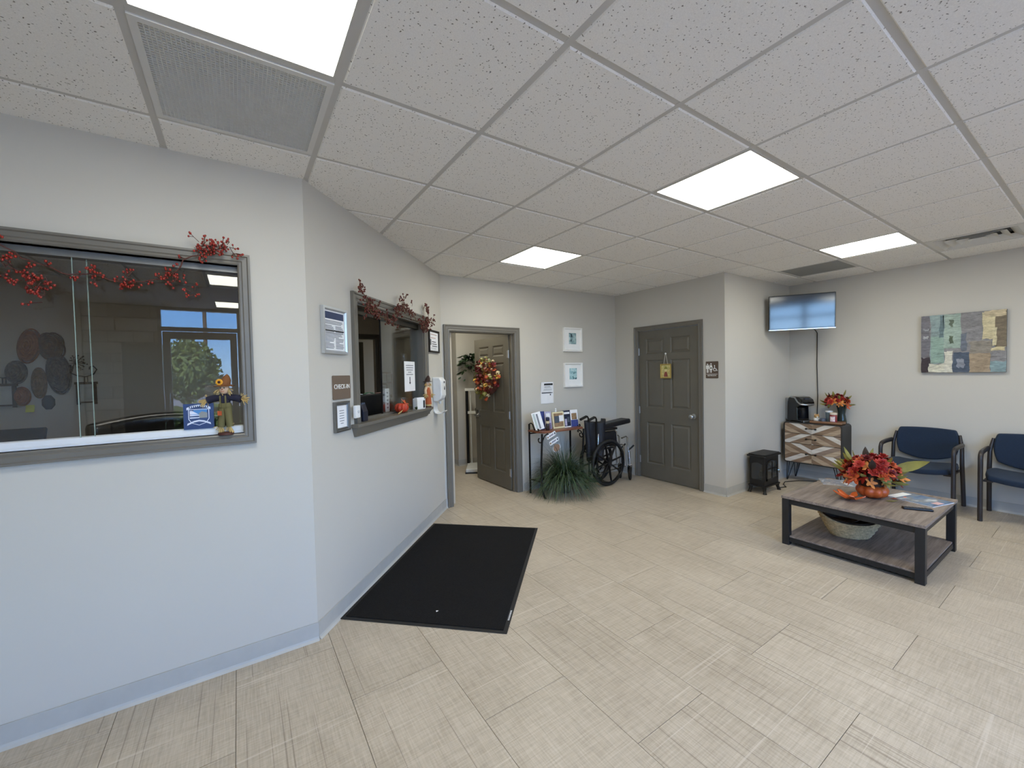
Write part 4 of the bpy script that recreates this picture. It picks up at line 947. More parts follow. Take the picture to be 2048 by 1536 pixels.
# ------------------------------------------------------------------ television
ang = math.atan2(-.563, .385); t = thing('television', 'flat screen television on a bracket high in the corner', 'television', (5.768, 2.2135, 2.166), ang); t.rotation_euler = (math.radians(2.2), 0, ang)
mb = MB(); mb.box(-.345, -.005, -.214, .345, .045, .214); mb.build('housing', plain('tv_black', (12, 12, 13), .12, coat=.5), t, bevel=.008, seg=3)
mb = MB(); mb.box(-.327, -.0065, -.190, .327, -.004, .198); mb.build('screen', plain('tv_screen', (10, 11, 13), .09, spec=1.0), t)
mb = MB(); mb.box(-.345, -.011, -.214, .345, .0, -.2065); mb.build('chrome_strip', CHROME, t)
mb = MB(); mb.box(-.12, .045, -.12, .12, .075, .12); mb.build('mount_plate', BLACKM, t)
mb = MB(); mb.box(-.025, .07, -.03, .025, .40, .03); mb.build('mount_arm', BLACKM, t)
mb = MB(); mb.box(-.20, .385, -.06, .20, .40, .06); mb.build('wall_bar', BLACKM, t)
t = thing('hanging_cable', 'thin black cord hanging down the wall from the television', 'cord', (6.308, 2.24, 0)); mb = MB(); mb.tube([(-.38, -.02, 2.0), (-.1, -.005, 1.97), (-.004, 0, 1.93), (-.004, .004, 1.5), (-.004, -.006, 1.1), (-.004, .012, .55)], .005, 6); mb.build('cable', BLACK, t, smooth=60)
# ------------------------------------------------------------------ painting
t = wthing(W_RIGHT, 'canvas_painting', 'abstract canvas painting in teal, grey and cream blocks', 'painting', 2.569-.953, 1.708, -.001)
PW, PH = .303, .309
mb = MB(); mb.box(-PW, -.034, -PH, PW, 0, PH); mb.build('canvas', plain('canvas_edge', (120, 122, 122), .8), t)
def brush(name, c, var=.42):
    k = NT(name); v = k.coord('Object', (7, 7, 20)); n = k.noise(v, 2.2, 6, .75); c = srgb(*(q*.8+.2*sum(c)/3 for q in c)); k.base(k.ramp(n, [(.3, tuple(x*(1-var) for x in c)), (.7, tuple(min(1, x*(1+var)) for x in c))])); k.rough(.7); k.bump(n, .4, .003); return k.m
pt = [((0, 0, 1, 1), (132, 130, 132)), ((0, .26, .12, 1), (112, 110, 118)), ((0, 0, .12, .26), (58, 46, 54)), ((.12, .15, .30, 1), (134, 156, 156)), ((.13, .16, .29, .62), (134, 164, 150)), ((.24, .6, .285, .98), (96, 120, 126)), ((.29, .42, .50, 1), (150, 172, 158)), ((.36, .78, .40, .90), (96, 110, 92)), ((.355, .5, .40, .62), (84, 100, 78)), ((.10, 0, .40, .15), (204, 200, 178)), ((.30, .0, .40, .36), (206, 202, 184)), ((.40, 0, .60, .34), (70, 84, 104)), ((.45, .08, .54, .22), (132, 138, 152)),
      ((.50, .36, .56, .66), (104, 112, 126)), ((.60, 0, .83, .32), (164, 142, 114)), ((.60, .32, .84, .52), (138, 130, 118)), ((.83, 0, 1, .17), (124, 152, 158)), ((.74, .54, .88, .98), (204, 190, 146)), ((.88, .40, 1, .98), (120, 106, 84)), ((.76, .90, 1, 1), (196, 178, 140)), ((.84, .34, .99, .40), (202, 186, 140)), ((.86, .42, .895, .72), (204, 192, 150)), ((.03, .60, .10, .64), (170, 172, 176)), ((.03, .74, .11, .77), (150, 152, 156))]
rn = random.Random(5)
for i, ((x0, z0, x1, z1), c) in enumerate(pt):
    mb = MB(); y1 = -.034-.0002*(i+1); P = [(-PW+2*PW*x, -PH+2*PH*z) for x, z in ((x0, z0), (x1, z0), (x1, z1), (x0, z1))]
    P = [(P[k][0]+(P[(k+1) % 4][0]-P[k][0])*u/5, P[k][1]+(P[(k+1) % 4][1]-P[k][1])*u/5) for k in range(4) for u in range(5)]
    if i: P = [(max(-PW, min(PW, x+rn.uniform(-.008, .008))), max(-PH, min(PH, z+rn.uniform(-.008, .008)))) for x, z in P]
    mb.prism(P, y1, -.033, 'y'); mb.build('paint_patch', brush('paint_%d' % i, c), t)
# ------------------------------------------------------------------ console table with scroll ironwork
IRON = plain('wrought_iron', (20, 19, 19), .5, .5); REDWOOD = wood('red_brown_wood', srgb(74, 40, 28), srgb(116, 70, 50), srgb(146, 98, 74), 'x', rough=.35)
t = thing('console_table', 'narrow wrought-iron console table with brown wood top by back wall', 'table', (3.31, 3.96, 0))
mb = MB(); mb.prism([(-.35, .14), (-.35, -.05), (-.30, -.13), (.32, -.13), (.37, -.05), (.37, .14)], .765, .788, 'z'); mb.build('top', REDWOOD, t, bevel=.004)
def spiral(c, r0, r1, a0, a1, plane, n=14):
    out = []
    for i in range(n+1):
        u = i/n; r = r0+(r1-r0)*u; a = a0+(a1-a0)*u; d = (r*math.cos(a), r*math.sin(a))
        out.append({'xz': (c[0]+d[0], c[1], c[2]+d[1]), 'yz': (c[0], c[1]+d[0], c[2]+d[1])}[plane])
    return out
for sx in (-1, 1):
    x = sx*.335
    mb = MB(); mb.tube([(x, .13, 0), (x, .13, .86)], .013, 6); mb.build('rear_leg', IRON, t)
    mb = MB(); mb.tube([(x, -.175, .0), (x, -.155, .012), (x, -.125, .06), (x, -.105, .18), (x, -.10, .40), (x, -.115, .58), (x, -.125, .70), (x, -.125, .765)], .012, 8); mb.build('front_leg', IRON, t, smooth=60)
    # scroll brackets under the top and the raised scroll at the end
    mb = MB(); mb.tube([(x, -.122, .62), (x-sx*.01, -.122, .68), (x-sx*.04, -.122, .735), (x-sx*.085, -.122, .758)]+spiral((x-sx*.085, -.122, .742), .016, .006, PI/2, PI/2+sx*4.2, 'xz', 10), .0075, 6); mb.build('scroll', IRON, t, smooth=60)
    mb = MB(); mb.tube([(x, -.122, .73)]+spiral((x+sx*.045*0, -.075, .69), .05, .012, PI*.9, PI*.9+4.8, 'yz', 16), .0075, 6); mb.build('scroll', IRON, t, smooth=60)
    mb = MB(); mb.tube([(x, .13, .858)]+spiral((x, .085, .83), .045, .038, PI*.25, PI*.95, 'yz', 8)+[(x, .02, .80), (x, -.03, .79)]+spiral((x, -.05, .805), .016, .006, -PI/2, -PI/2-4.4, 'yz', 10), .0075, 6); mb.build('scroll', IRON, t, smooth=60)
    mb = MB(); mb.tube([(x, .13, .17), (x, -.102, .185)], .007, 6); mb.tube([(x, .13, .165), (0, .02, .17)], .006, 6); mb.build('stretcher', IRON, t)
mb = MB(); mb.tube([(-.335, .13, .74), (.335, .13, .74)], .008, 6); mb.build('rear_rail', IRON, t)
mb = MB(); mb.ell((.335, .13, .885), .026, .026, .03); mb.build('finial', IRON, t, smooth=60)
# brochures and cards standing on the console
ZK = .788
def brochure(name, label, x, y, w, h, lean, rz, mat, draw=None, group='brochures on the console table'):
    t = thing(name, label, 'brochure', (x, y, ZK), rz, group); e = MB(); 
    M = Matrix.Rotation(-lean, 4, 'X'); e.M = M; e.box(-w/2, -.002, .002, w/2, .002, h); e.build('sheet', mat, t)
    if draw:
        for (x0, z0, x1, z1, m_) in draw: b = MB(); b.M = M; b.box(x0*w/2, -.0032, z0*h, x1*w/2, -.002, z1*h); b.build('printed_area', m_, t)
    return t
LAV = plain('lavender', (176, 172, 200), .5, var=.2, scale=30); BLUEP = plain('blue_print', (58, 70, 132), .45, var=.25, scale=40); TANP = plain('tan_print', (150, 122, 92), .5, var=.3, scale=30); SLATE = plain('slate_print', (74, 84, 98), .5, var=.2, scale=40); DNAVY = plain('deep_navy', (28, 34, 62), .4, var=.3, scale=40)
brochure('leaflet_stack', 'white leaflets leaning at the open end of the console', 3.025, 3.93, .12, .215, .2, -.2, PAPER, [(-.8, .1, -.3, .95, plain('pale_green_print', (176, 188, 186), .5)), (-.1, .05, .3, .9, GREYINK)])
t_ = bpy.data.objects['leaflet_stack']; t_.rotation_euler = (0, -.2, -.2); t_.location.z += .014
brochure('blue_leaflet', 'narrow blue leaflet behind the small dark bottle', 3.115, 3.99, .075, .225, .12, 0, BLUEP)
brochure('lavender_leaflet', 'pale lavender leaflet beside the cream picture card', 3.185, 3.96, .095, .22, .12, 0, LAV, [(-.8, .02, .8, .35, plain('violet_print', (104, 92, 128), .5, var=.2, scale=40)), (-.6, .6, .6, .9, PAPER)])
t = thing('small_bottle', 'small dark bottle with cream label on the console', 'bottle', (3.115, 3.90, ZK)); mb = MB(); mb.lathe([(.02, 0), (.022, .004), (.022, .09), (.016, .105), (.016, .115), (.022, .12), (.022, .15), (.001, .16)], 16); mb.build('glass', plain('brown_glass', (50, 38, 34), .2), t, smooth=40)
mb = MB(); mb.lathe([(.0226, .085), (.0228, .115)], 16, cap=False); mb.build('label_band', plain('cream_band', (206, 192, 160), .6), t, smooth=60); mb = MB(); mb.lathe([(.0225, .125), (.024, .13), (.024, .158), (.001, .165)], 16); mb.build('cap', DNAVY, t, smooth=40)
t = thing('picture_card', 'cream-bordered picture card standing amid the brochures', 'card', (3.335, 3.945, ZK)); M = Matrix.Rotation(-.12, 4, 'X')
def pc(x0, z0, x1, z1, y0, y1, m_, nm): b = MB(); b.M = M; b.box(x0, y0, z0, x1, y1, z1); b.build(nm, m_, t)
pc(-.092, .002, .092, .205, -.003, .003, plain('cream_card', (226, 216, 176), .6), 'card'); pc(-.076, .02, .076, .19, -.0038, -.003, TANP, 'printed_area'); pc(-.066, .07, .01, .155, -.0046, -.003, SLATE, 'printed_area'); pc(.01, .085, .082, .16, -.0046, -.003, PAPER, 'printed_area')
brochure('navy_brochure', 'tall navy brochure with white figures on the console', 3.478, 3.945, .115, .215, .12, 0, DNAVY, [(-.9, .0, .9, .06, PAPER), (-.7, .1, -.1, .5, LAV), (.0, .3, .7, .6, SLATE), (-.8, .78, .8, .9, PAPER)])
brochure('photo_brochure', 'white brochure with brown photo in a blue stand', 3.60, 3.945, .125, .215, .12, 0, PAPER, [(-.7, .42, .7, .8, TANP), (.1, .42, .7, .6, plain('dark_photo', (70, 44, 38), .5)), (-.95, .0, .95, .40, BLUEP)])
t = thing('white_finial', 'tiny white knob ornament behind the cream picture card', 'ornament', (3.345, 4.02, ZK)); mb = MB(); mb.lathe([(.014, 0), (.008, .02), (.006, .19), (.012, .205), (.012, .215), (.006, .222), (.011, .235), (.001, .248)], 12); mb.build('turned_post', WHITE, t, smooth=50)
# tags hanging under the table front
for lab, x, z, kind in (('upper white paper tag hanging under the console top', 3.105, .738, 0), ('middle white paper tag strung below the console table', 3.145, .662, 0), ('brown football-shaped paper tag above the grass plant', 3.185, .578, 1)):
    t = thing('hanging_tag', lab, 'paper tag', (x, 3.822, z), 0, 'tags strung under the console table'); t.rotation_euler = (0, -.38, 0)
    if kind == 0:
        mb = MB(); mb.prism(rrect(.072, .025, .010), -.001, .001, 'y'); mb.build('card', PAPER, t)
        mb = MB()
        for i in range(6): mb.box(-.036+i*.012, -.0016, -.010, -.028+i*.012, -.001, .012 if i % 2 else .008)
        mb.build('lettering', plain('purple_ink', (74, 66, 96), .6), t)
        for xx in (-.056, .056): mb = MB(); mb.ell((xx, -.001, -.002), .011, .001, .014, 10, 6); mb.build('printed_ball', TANP if xx < 0 else SLATE, t)
    else:
        mb = MB(); mb.prism([(.05*math.cos(a*PI/8), .036*math.sin(a*PI/8)*(1+.3*abs(math.sin(a*PI/8)))) for a in range(16)], -.001, .001, 'y'); mb.build('card', plain('football_brown', (142, 112, 92), .7), t)
        for s_ in (-1, 1): mb = MB(); mb.tube([(s_*.05, -.001, -.03), (s_*.058, -.001, 0), (s_*.05, -.001, .03)], .004, 5); mb.build('white_edge', PAPER, t)
    mb = MB(); mb.tube([(0, 0, .03), (0, 0, .045)], .0012, 4); mb.build('string', INK, t)

# ------------------------------------------------------------------ grass plant under the console
def grass(t, n, Lmax, seed, mats, name='blades', ylim=.30):
    rnd = random.Random(seed); mbs = [MB() for _ in mats]
    for i in range(n):
        a = rnd.uniform(0, 2*PI); L = Lmax*rnd.uniform(.6, 1.0); el = rnd.uniform(.55, 1.5); h = Vector((math.cos(a), math.sin(a), 0)); d = h*math.cos(el)+Vector((0, 0, math.sin(el))); s_ = Vector((-h.y, h.x, 0))*rnd.uniform(.004, .007)
        p = h*rnd.uniform(0, .07)+Vector((0, 0, .10)); vs = []; m = 8; dr = rnd.uniform(3.2, 5.6)
        for k in range(m+1):
            w = 1-(k/m)*.9; vs += [p+s_*w, p-s_*w]; p = p+d*(L/m); d = (d+Vector((0, 0, -dr*L/m))).normalized(); p.z = max(p.z, .006+.01*rnd.random())
            p.y = min(p.y, ylim)
        rnd.choice(mbs).add(vs, [(2*k, 2*k+1, 2*k+3, 2*k+2) for k in range(m)])
    for mb, m_ in zip(mbs, mats): o = mb.build(name, m_, t); o['kind'] = 'stuff'
t = thing('grass_plant', 'bushy dark green grass plant under the console table', 'plant', (3.33, 3.86, 0))
mb = MB(); mb.lathe([(.06, 0), (.07, .005), (.085, .10), (.075, .10), (.07, .09), (.001, .09)], 20, cap=False); mb.build('pot', plain('dark_pot', (46, 42, 38), .7), t, smooth=40)
grass(t, 1100, .66, 3, [plain('grass_dark', (46, 66, 42), .55, var=.25), plain('grass_mid', (70, 92, 54), .55, var=.25), plain('grass_grey', (78, 92, 78), .6, var=.2)])

# ------------------------------------------------------------------ folded wheelchair
t = thing('wheelchair', 'folded black wheelchair parked against the back wall', 'wheelchair', (3.975, 3.845, 0))
RUB = plain('tyre_rubber', (16, 16, 17), .7); FABN = plain('navy_vinyl', (13, 15, 25), .6, var=.2, scale=5)
def circ(c, r, n=40): return [(c[0]+r*math.cos(2*PI*k/n), c[1], c[2]+r*math.sin(2*PI*k/n)) for k in range(n)]
for y in (-.115, .10):
    w_ = bpy.data.objects.new('drive_wheel', None); col.objects.link(w_); w_.parent = t; w_.location = (0, y, .302)
    mb = MB(); mb.tube(circ((0, 0, 0), .282), .021, 8, closed=True); mb.build('tyre', RUB, w_, smooth=60)
    mb = MB(); mb.tube(circ((0, 0, 0), .264), .010, 6, closed=True); mb.build('rim', BLACK, w_, smooth=60)
    mb = MB(); sgn = -1 if y < 0 else 1; mb.tube(circ((0, sgn*.035, 0), .248), .008, 6, closed=True); mb.build('hand_rim', CHROME if y > 0 else plain('hand_rim_dark', (52, 54, 58), .25, .8), w_, smooth=60)
    for k in range(8):
        a = 2*PI*k/8+.2; mb = MB(); mb.tube([(.03*math.cos(a), 0, .03*math.sin(a)), (.262*math.cos(a), 0, .262*math.sin(a))], [.022, .014], 6, flat=.6); mb.build('spoke', BLACK, w_)
    mb = MB(); mb.lathe([(.034, -.03), (.036, .03)], 14, axis='y'); mb.build('hub', BLACK, w_, smooth=40)
    # side frame tubes
    fy = y+(.035 if y < 0 else -.035)
    mb = MB(); mb.tube([(-.17, fy, .12), (-.17, fy, .88), (-.19, fy, .905), (-.22, fy, .905)], .011, 8); mb.build('back_cane', BLACKM, t, smooth=50)
    mb = MB(); mb.tube([(-.205, fy, .905), (-.31, fy, .872)], .017, 10); mb.build('push_grip', RUB, t, smooth=50)
    mb = MB(); mb.tube([(-.17, fy, .50), (.30, fy, .50), (.34, fy, .47), (.36, fy, .20)], .011, 8); mb.tube([(-.17, fy, .17), (.36, fy, .20)], .011, 8); mb.build('side_frame', CHROME, t, smooth=50)
    mb = MB(); mb.tube([(-.15, fy, .50), (-.14, fy, .68), (-.10, fy, .71), (.16, fy, .71), (.20, fy, .68), (.21, fy, .50)], .010, 8); mb.build('arm_frame', CHROME, t, smooth=50)
    mb = MB(); mb.box(-.10, fy-.022, .715, .2, fy+.022, .745); mb.build('arm_pad', BLACK, t, bevel=.008)
    mb = MB(); mb.box(-.10, fy-.004, .52, .19, fy+.004, .69); mb.build('skirt_guard', plain('guard_black', (26, 26, 30), .3), t)
    # leg rest and caster
    mb = MB(); mb.tube([(.30, fy, .585), (.385, fy, .60), (.41, fy, .58), (.425, fy, .42), (.43, fy-.01, .385)], .010, 8); mb.build('leg_hanger', CHROME, t, smooth=50)
    mb = MB(); mb.tube([(.43, fy-.01, .39), (.437, fy-.015, .10)], .017, 10); mb.build('leg_tube', CHROME, t, smooth=50)
    mb = MB(); mb.tube([(.428, fy-.010, .41), (.45, fy-.02, .43), (.485, fy-.05, .475)], [.006, .012, .012], 8); mb.build('release_lever', RUB, t, smooth=50)
    c_ = bpy.data.objects.new('caster', None); col.objects.link(c_); c_.parent = t; c_.location = (.43 if y < 0 else .40, fy-.02, .10); c_.rotation_euler = (0, 0, .85)
    mb = MB(); mb.tube(circ((0, 0, 0), .085, 26), .014, 8, closed=True); mb.build('tyre', RUB, c_, smooth=60)
    mb = MB(); mb.lathe([(.07, -.007), (.07, .007)], 18, axis='y'); mb.build('rim', BLACK, c_); mb = MB(); mb.tube([(0, -.025, 0), (0, -.026, .10), (0, 0, .12), (0, .026, .10), (0, .025, 0)], .007, 6); mb.tube([(0, 0, .115), (0, 0, .2)], .012, 8); mb.build('fork', CHROME, c_, smooth=50)
mb = MB()
def sling(u, v): x = -.295+.30*u*(.6+.4*v)+.05*(1-v); return (x, -.03+.06*math.sin(u*PI*2.0), .34+.53*v-.03*math.sin(u*PI)*(v > .9))
mb.grid(sling, 14, 10); mb.build('back_sling', FABN, t, smooth=60, solid=.06)
mb = MB(); mb.M = Matrix.Rotation(-.08, 4, 'Y'); mb.box(-.01, -.10, .735, .53, .07, .80); mb.build('seat_cushion', plain('cushion_black', (20, 21, 25), .45), t, bevel=.02, seg=3)
mb = MB(); mb.box(-.06, -.07, .46, .21, .06, .70); mb.build('folded_seat', plain('cushion_black', (20, 21, 25), .45), t, bevel=.02)
for z in (.22, .42): mb = MB(); mb.tube([(-.12, -.08, z), (.25, .07, .62-z)], .010, 8); mb.build('cross_brace', BLACKM, t, smooth=50)
mb = MB(); mb.tube([(-.16, -.09, .16), (-.26, -.10, .13)], .009, 6); mb.build('tip_lever', RUB, t)

# ------------------------------------------------------------------ wreath on the open hall door
t = thing('autumn_wreath', 'autumn ribbon wreath hanging on the open hall door', 'wreath', (2.783, 4.735, 1.425)); rnd = random.Random(9)
mb = MB(); mb.tube([(0, .15*math.cos(2*PI*k/32), .15*math.sin(2*PI*k/32)) for k in range(32)], .07, 8, closed=True); mb.build('straw_ring', plain('straw_dark', (92, 50, 36), .9, var=.3, scale=40, bump=.5), t, smooth=60)
def loop_mesh():
    mb = MB(); mb.grid(lambda u, v: (.018*(2*u-1), .03*math.sin(2*PI*v*.92), .045-.045*math.cos(2*PI*v*.92)), 2, 14); return mb.mesh('ribbon_loop', 60)
LOOPM = loop_mesh(); LOOPM.materials.append(AUT[1])
WCOL = [AUT[1], AUT[2], AUT[2], GREENISH, GREENISH, plain('wreath_cream', (208, 190, 150), .6, var=.2), plain('wreath_gold', (206, 160, 62), .5, var=.2), plain('wreath_sage', (128, 134, 98), .6, var=.2), plain('wreath_plum', (98, 46, 48), .6, var=.2), plain('wreath_rust', (164, 76, 42), .6, var=.2)]
for i in range(170):
    a = rnd.uniform(0, 2*PI); b = rnd.uniform(-1.5, 1.5); r = .155+.10*math.sin(b); p = Vector((-.065*math.cos(b), r*math.cos(a), r*math.sin(a))); d = Vector((-math.cos(b), math.sin(b)*math.cos(a), math.sin(b)*math.sin(a)))+Vector((0, rnd.uniform(-.5, .5), rnd.uniform(-.5, .5)))
    if i % 5 < 3: place(LOOPM, 'ribbon_loop', t, p, quat=orient(d, rnd.uniform(0, 6)), sc=rnd.uniform(.45, .85), mat=rnd.choice(WCOL))
    else: place(LEAFM, 'leaf', t, p, quat=orient(d, rnd.uniform(0, 6)), sc=rnd.uniform(.45, .75), mat=rnd.choice(WCOL))
# ------------------------------------------------------------------ hall: scale and hanging plant
t = thing('physician_scale', 'black and white medical weighing scale in the hall', 'scale', (3.02, 5.80, 0), -.55)
mb = MB(); mb.box(-.02, -.40, .02, .30, .05, .07); mb.build('platform', plain('scale_white', (206, 206, 202), .5), t, bevel=.006); mb = MB(); mb.box(-.03, -.41, 0, .31, .06, .022); mb.build('base', BLACK, t)
mb = MB(); mb.tube([(-.01, .03, .07), (-.01, .03, 1.24)], .024, 8); mb.build('column', BLACKM, t, smooth=50); mb = MB(); mb.tube([(.045, .03, .07), (.045, .03, 1.22)], .012, 8); mb.build('height_rod', MATS['scale_white'], t, smooth=50)
mb = MB(); mb.box(-.04, .0, 1.225, .42, .05, 1.265); mb.build('beam', MATS['scale_white'], t); mb = MB(); mb.box(0, .0, .86, .40, .05, .90); mb.build('shelf_bar', MATS['scale_white'], t); mb = MB(); mb.box(.12, -.02, .90, .30, .04, .95); mb.build('display', BLACK, t, bevel=.005)
t = thing('hanging_fern', 'trailing green hanging plant on the hall wall', 'plant', (3.14, 5.92, 1.56))
mb = MB(); mb.lathe([(.02, .0), (.035, .03), (.04, .06), (.035, .06), (.001, .05)], 14, cap=False); mb.build('pot', MATS['dark_pot'], t, smooth=40)
rnd = random.Random(2); FERN = plain('fern_green', (44, 64, 38), .6, var=.3)
for i in range(190):
    a = rnd.uniform(PI*.9, 2.1*PI); u = rnd.random(); p = Vector((.19*math.cos(a)*u, .13*math.sin(a)*u, .14+.10*rnd.random()-.40*u*u*rnd.random())); place(BLADEM, 'frond', t, p, quat=orient_x((math.cos(a), math.sin(a), -1.1*u+.2), rnd.uniform(-1, 1)), sc=rnd.uniform(.7, 1.2), mat=FERN)
# ------------------------------------------------------------------ office behind the windows
t = thing('ceiling_light', 'added square light panel, out of view, brightening the reception office', 'ceiling light', (CX0-2.5*T, CY0+4.5*T, ZC-.004), group='LED ceiling lights')  # panel added out of view to brighten the otherwise dark office
place(lfm, 'frame', t, (0, 0, 0)); FILLM = emit_mat('office_fill_light', (1.0, .95, .86), LAMP*OFFICE_FILL); m2 = ldm.copy(); m2.materials.clear(); m2.materials.append(FILLM); place(m2, 'diffuser', t, (0, 0, 0))
t = wthing(W_CHK, 'reception_desk', 'grey reception counter behind the check-in window', 'desk', 1.1, 0, 0)
DESK = plain('desk_grey', (120, 116, 108), .6); mb = MB(); mb.box(-.95, .135, .72, .85, .62, .755); mb.build('worktop', DESK, t, bevel=.003)
for x in (-.9, .8): mb = MB(); mb.box(x-.02, .15, 0, x+.02, .6, .72); mb.build('side_panel', DESK, t)
t = wthing(W_CHK, 'computer_monitor', 'black computer monitor back seen through the check-in window', 'monitor', 1.19, .755, .27); t.rotation_euler = (0, 0, W_CHK.rz-.25)
mb = MB(); mb.prism([(-.02, .16), (.02, .16), (.035, .30), (.02, .585), (-.012, .585)], -.235, .235, 'x'); mb.build('housing', BLACK, t, bevel=.008)
mb = MB(); mb.box(-.03, .0, 0, .03, .03, .25); mb.build('stand', BLACK, t); mb = MB(); mb.box(-.12, -.09, 0, .12, .11, .012); mb.build('foot', BLACK, t, bevel=.004)
mb = MB(); mb.box(-.20, -.021, .535, -.15, -.0195, .565); mb.build('sticker', PAPER, t)
for i, (lab, x, m_, w) in enumerate((('folded white paper lying on top of the monitor', -.15, PAPER, .09), ('green cloth item lying on top of the monitor', -.02, plain('sage_cloth', (96, 132, 104), .8), .10), ('pink notes lying on top of the monitor', .13, plain('pink_notes', (176, 140, 132), .8), .12))):
    M = Matrix.Translation(t.location) @ Matrix.Rotation(t.rotation_euler.z, 4, 'Z'); q = thing('desk_item', lab, 'item', tuple(M @ Vector((x, .004, .5855))), t.rotation_euler.z)
    mb = MB(); mb.grid(lambda u, v: (-w/2+w*u, -.015+.03*v, .004+.012*math.sin(PI*u)*(1 if i == 1 else .3)), 6, 2); mb.build('layer', m_, q, solid=.004)
t = wthing(W_CHK, 'card_terminal', 'dark blue card terminal standing at the open window end', 'card terminal', .60, W2[2]+.002, .025)
mb = MB(); mb.prism([(-.03, 0), (.03, 0), (.03, .09), (.012, .13), (-.008, .13), (-.03, .07)], -.032, .032, 'x'); mb.build('body', plain('terminal_navy', (26, 30, 46), .3), t, bevel=.006); mb = MB(); mb.box(-.022, -.012, .105, .022, .002, .1325); mb.build('screen', plain('terminal_screen', (60, 70, 88), .1), t)
t = wthing(W_CHK, 'tall_card_sign', 'narrow white upright card with small symbols behind the glass', 'sign', 1.225, .755, .14); mb = MB(); mb.box(-.036, -.003, 0, .036, .003, .63); mb.build('card', PAPER, t)
for i in range(5): mb = MB(); mb.box(-.014, -.0042, .60-i*.032-.012, .014, -.003, .60-i*.032); mb.build('symbol', GREYINK, t)
mb = MB(); mb.box(-.05, -.04, 0, .05, .04, .01); mb.build('foot', BLACK, t)
t = wthing(W_CHK, 'arrow_notice', 'white paper with down arrow taped on the check-in glass', 'notice', 1.52, 1.485, .0545); mb = MB(); mb.box(-.12, -.001, -.138, .12, 0, .138); mb.build('sheet', PAPER, t)
print_lines(t, -.085, .085, .105, 5, .021, .007, -.001, GREYINK, 8, .8, center=True); mb = MB(); mb.prism([(-.008, -.005), (-.008, -.055), (-.02, -.055), (0, -.075), (.02, -.055), (.008, -.055), (.008, -.005)][::-1], -.0018, -.001, 'y'); mb.build('arrow', INK, t)
t = wthing(W_OB, 'wall_calendar', 'pinned paper sheets on the office wall beside its door', 'notice', 1.83+2.3, 1.36, -.002); mb = MB(); mb.box(-.085, -.012, -.19, .085, 0, .19); mb.build('board', plain('cork_tan', (150, 132, 108), .9), t)
for (x0, z0, x1, z1) in ((-.07, .03, .0, .17), (.01, .05, .075, .16), (-.07, -.16, .0, .0), (.01, -.15, .075, .02)): mb = MB(); mb.box(x0, -.013, z0, x1, -.012, z1); mb.build('sheet', plain('aged_paper', (196, 188, 172), .8), t)
# baskets and lanterns on the office wall
def wall_basket(label, x, z, w, h, mat, kind, tilt=0.0):
    t = wthing(W_OB, 'wall_basket', label, 'basket', x+2.3, z, -.001, group='baskets on the office wall'); t.rotation_euler = (0, tilt, W_OB.rz)
    mb = MB()
    rows = max(3, int(min(w, h)/.022))
    for i in range(rows):
        r = 1-i/rows; dep = .02+.09*(1-r*r) if kind != 'flat' else .01+.03*(1-r)
        n = 28; sq = .0 if kind == 'oval' or kind == 'flat' else .35
        pts = []
        for k in range(n):
            a = 2*PI*k/n; c, s_ = math.cos(a), math.sin(a); q = 1+sq*abs(math.sin(2*a))*.4; pts.append((w/2*r*c*q, -dep, h/2*r*s_*q))
        mb.tube(pts, max(.007, min(w, h)/rows*.33), 6, closed=True)
    mb.build('weave', mat, t, smooth=60)
    mb = MB(); mb.ell((0, -.02, 0), w/2*.93, .07, h/2*.93, 20, 8); mb.v = [(x_, min(y_, -.002), z_) for x_, y_, z_ in mb.v]; mb.build('wall', mat, t, smooth=60)
AMB = plain('amber_wicker', (150, 92, 48), .7, var=.3, scale=30); BRW = plain('brown_wicker', (112, 84, 52), .8, var=.3, scale=30); GRW = plain('grey_twig', (104, 92, 78), .85, var=.4, scale=40); TANW = plain('tan_wicker', (138, 112, 84), .8, var=.3, scale=30)
wall_basket('amber oval wicker basket, topmost on the office wall', -1.715, 1.87, .15, .34, AMB, 'oval', .15)
wall_basket('brown squared wicker basket above the twig basket', -1.56, 1.87, .17, .26, BRW, 'square', -.1)
wall_basket('large grey twig basket in the middle of the basket group', -1.52, 1.59, .17, .42, GRW, 'oval', -.08)
wall_basket('small round grey basket beside the hanging lantern', -1.81, 1.61, .14, .22, GRW, 'oval')
wall_basket('tan oval basket below the amber basket', -1.66, 1.50, .10, .30, TANW, 'oval')
wall_basket('small reddish basket low in the group', -1.78, 1.37, .11, .18, AMB, 'oval')
t = wthing(W_OB, 'octagon_plaque', 'dark octagonal plate under the twig basket', 'plate', -1.607+2.3, 1.30, -.001); mb = MB(); mb.prism([(.05*math.cos(PI/8+k*PI/4), .078*math.sin(PI/8+k*PI/4)) for k in range(8)], -.015, 0, 'y'); mb.build('plate', plain('plate_dark', (34, 38, 36), .6), t, bevel=.003)
mb = MB(); mb.prism([(.035*math.cos(PI/8+k*PI/4), .055*math.sin(PI/8+k*PI/4)) for k in range(8)], -.018, -.014, 'y'); mb.build('inset', plain('plate_green', (46, 54, 50), .6), t)
LWOOD = plain('lantern_wood', (70, 58, 46), .8, var=.3, scale=20)
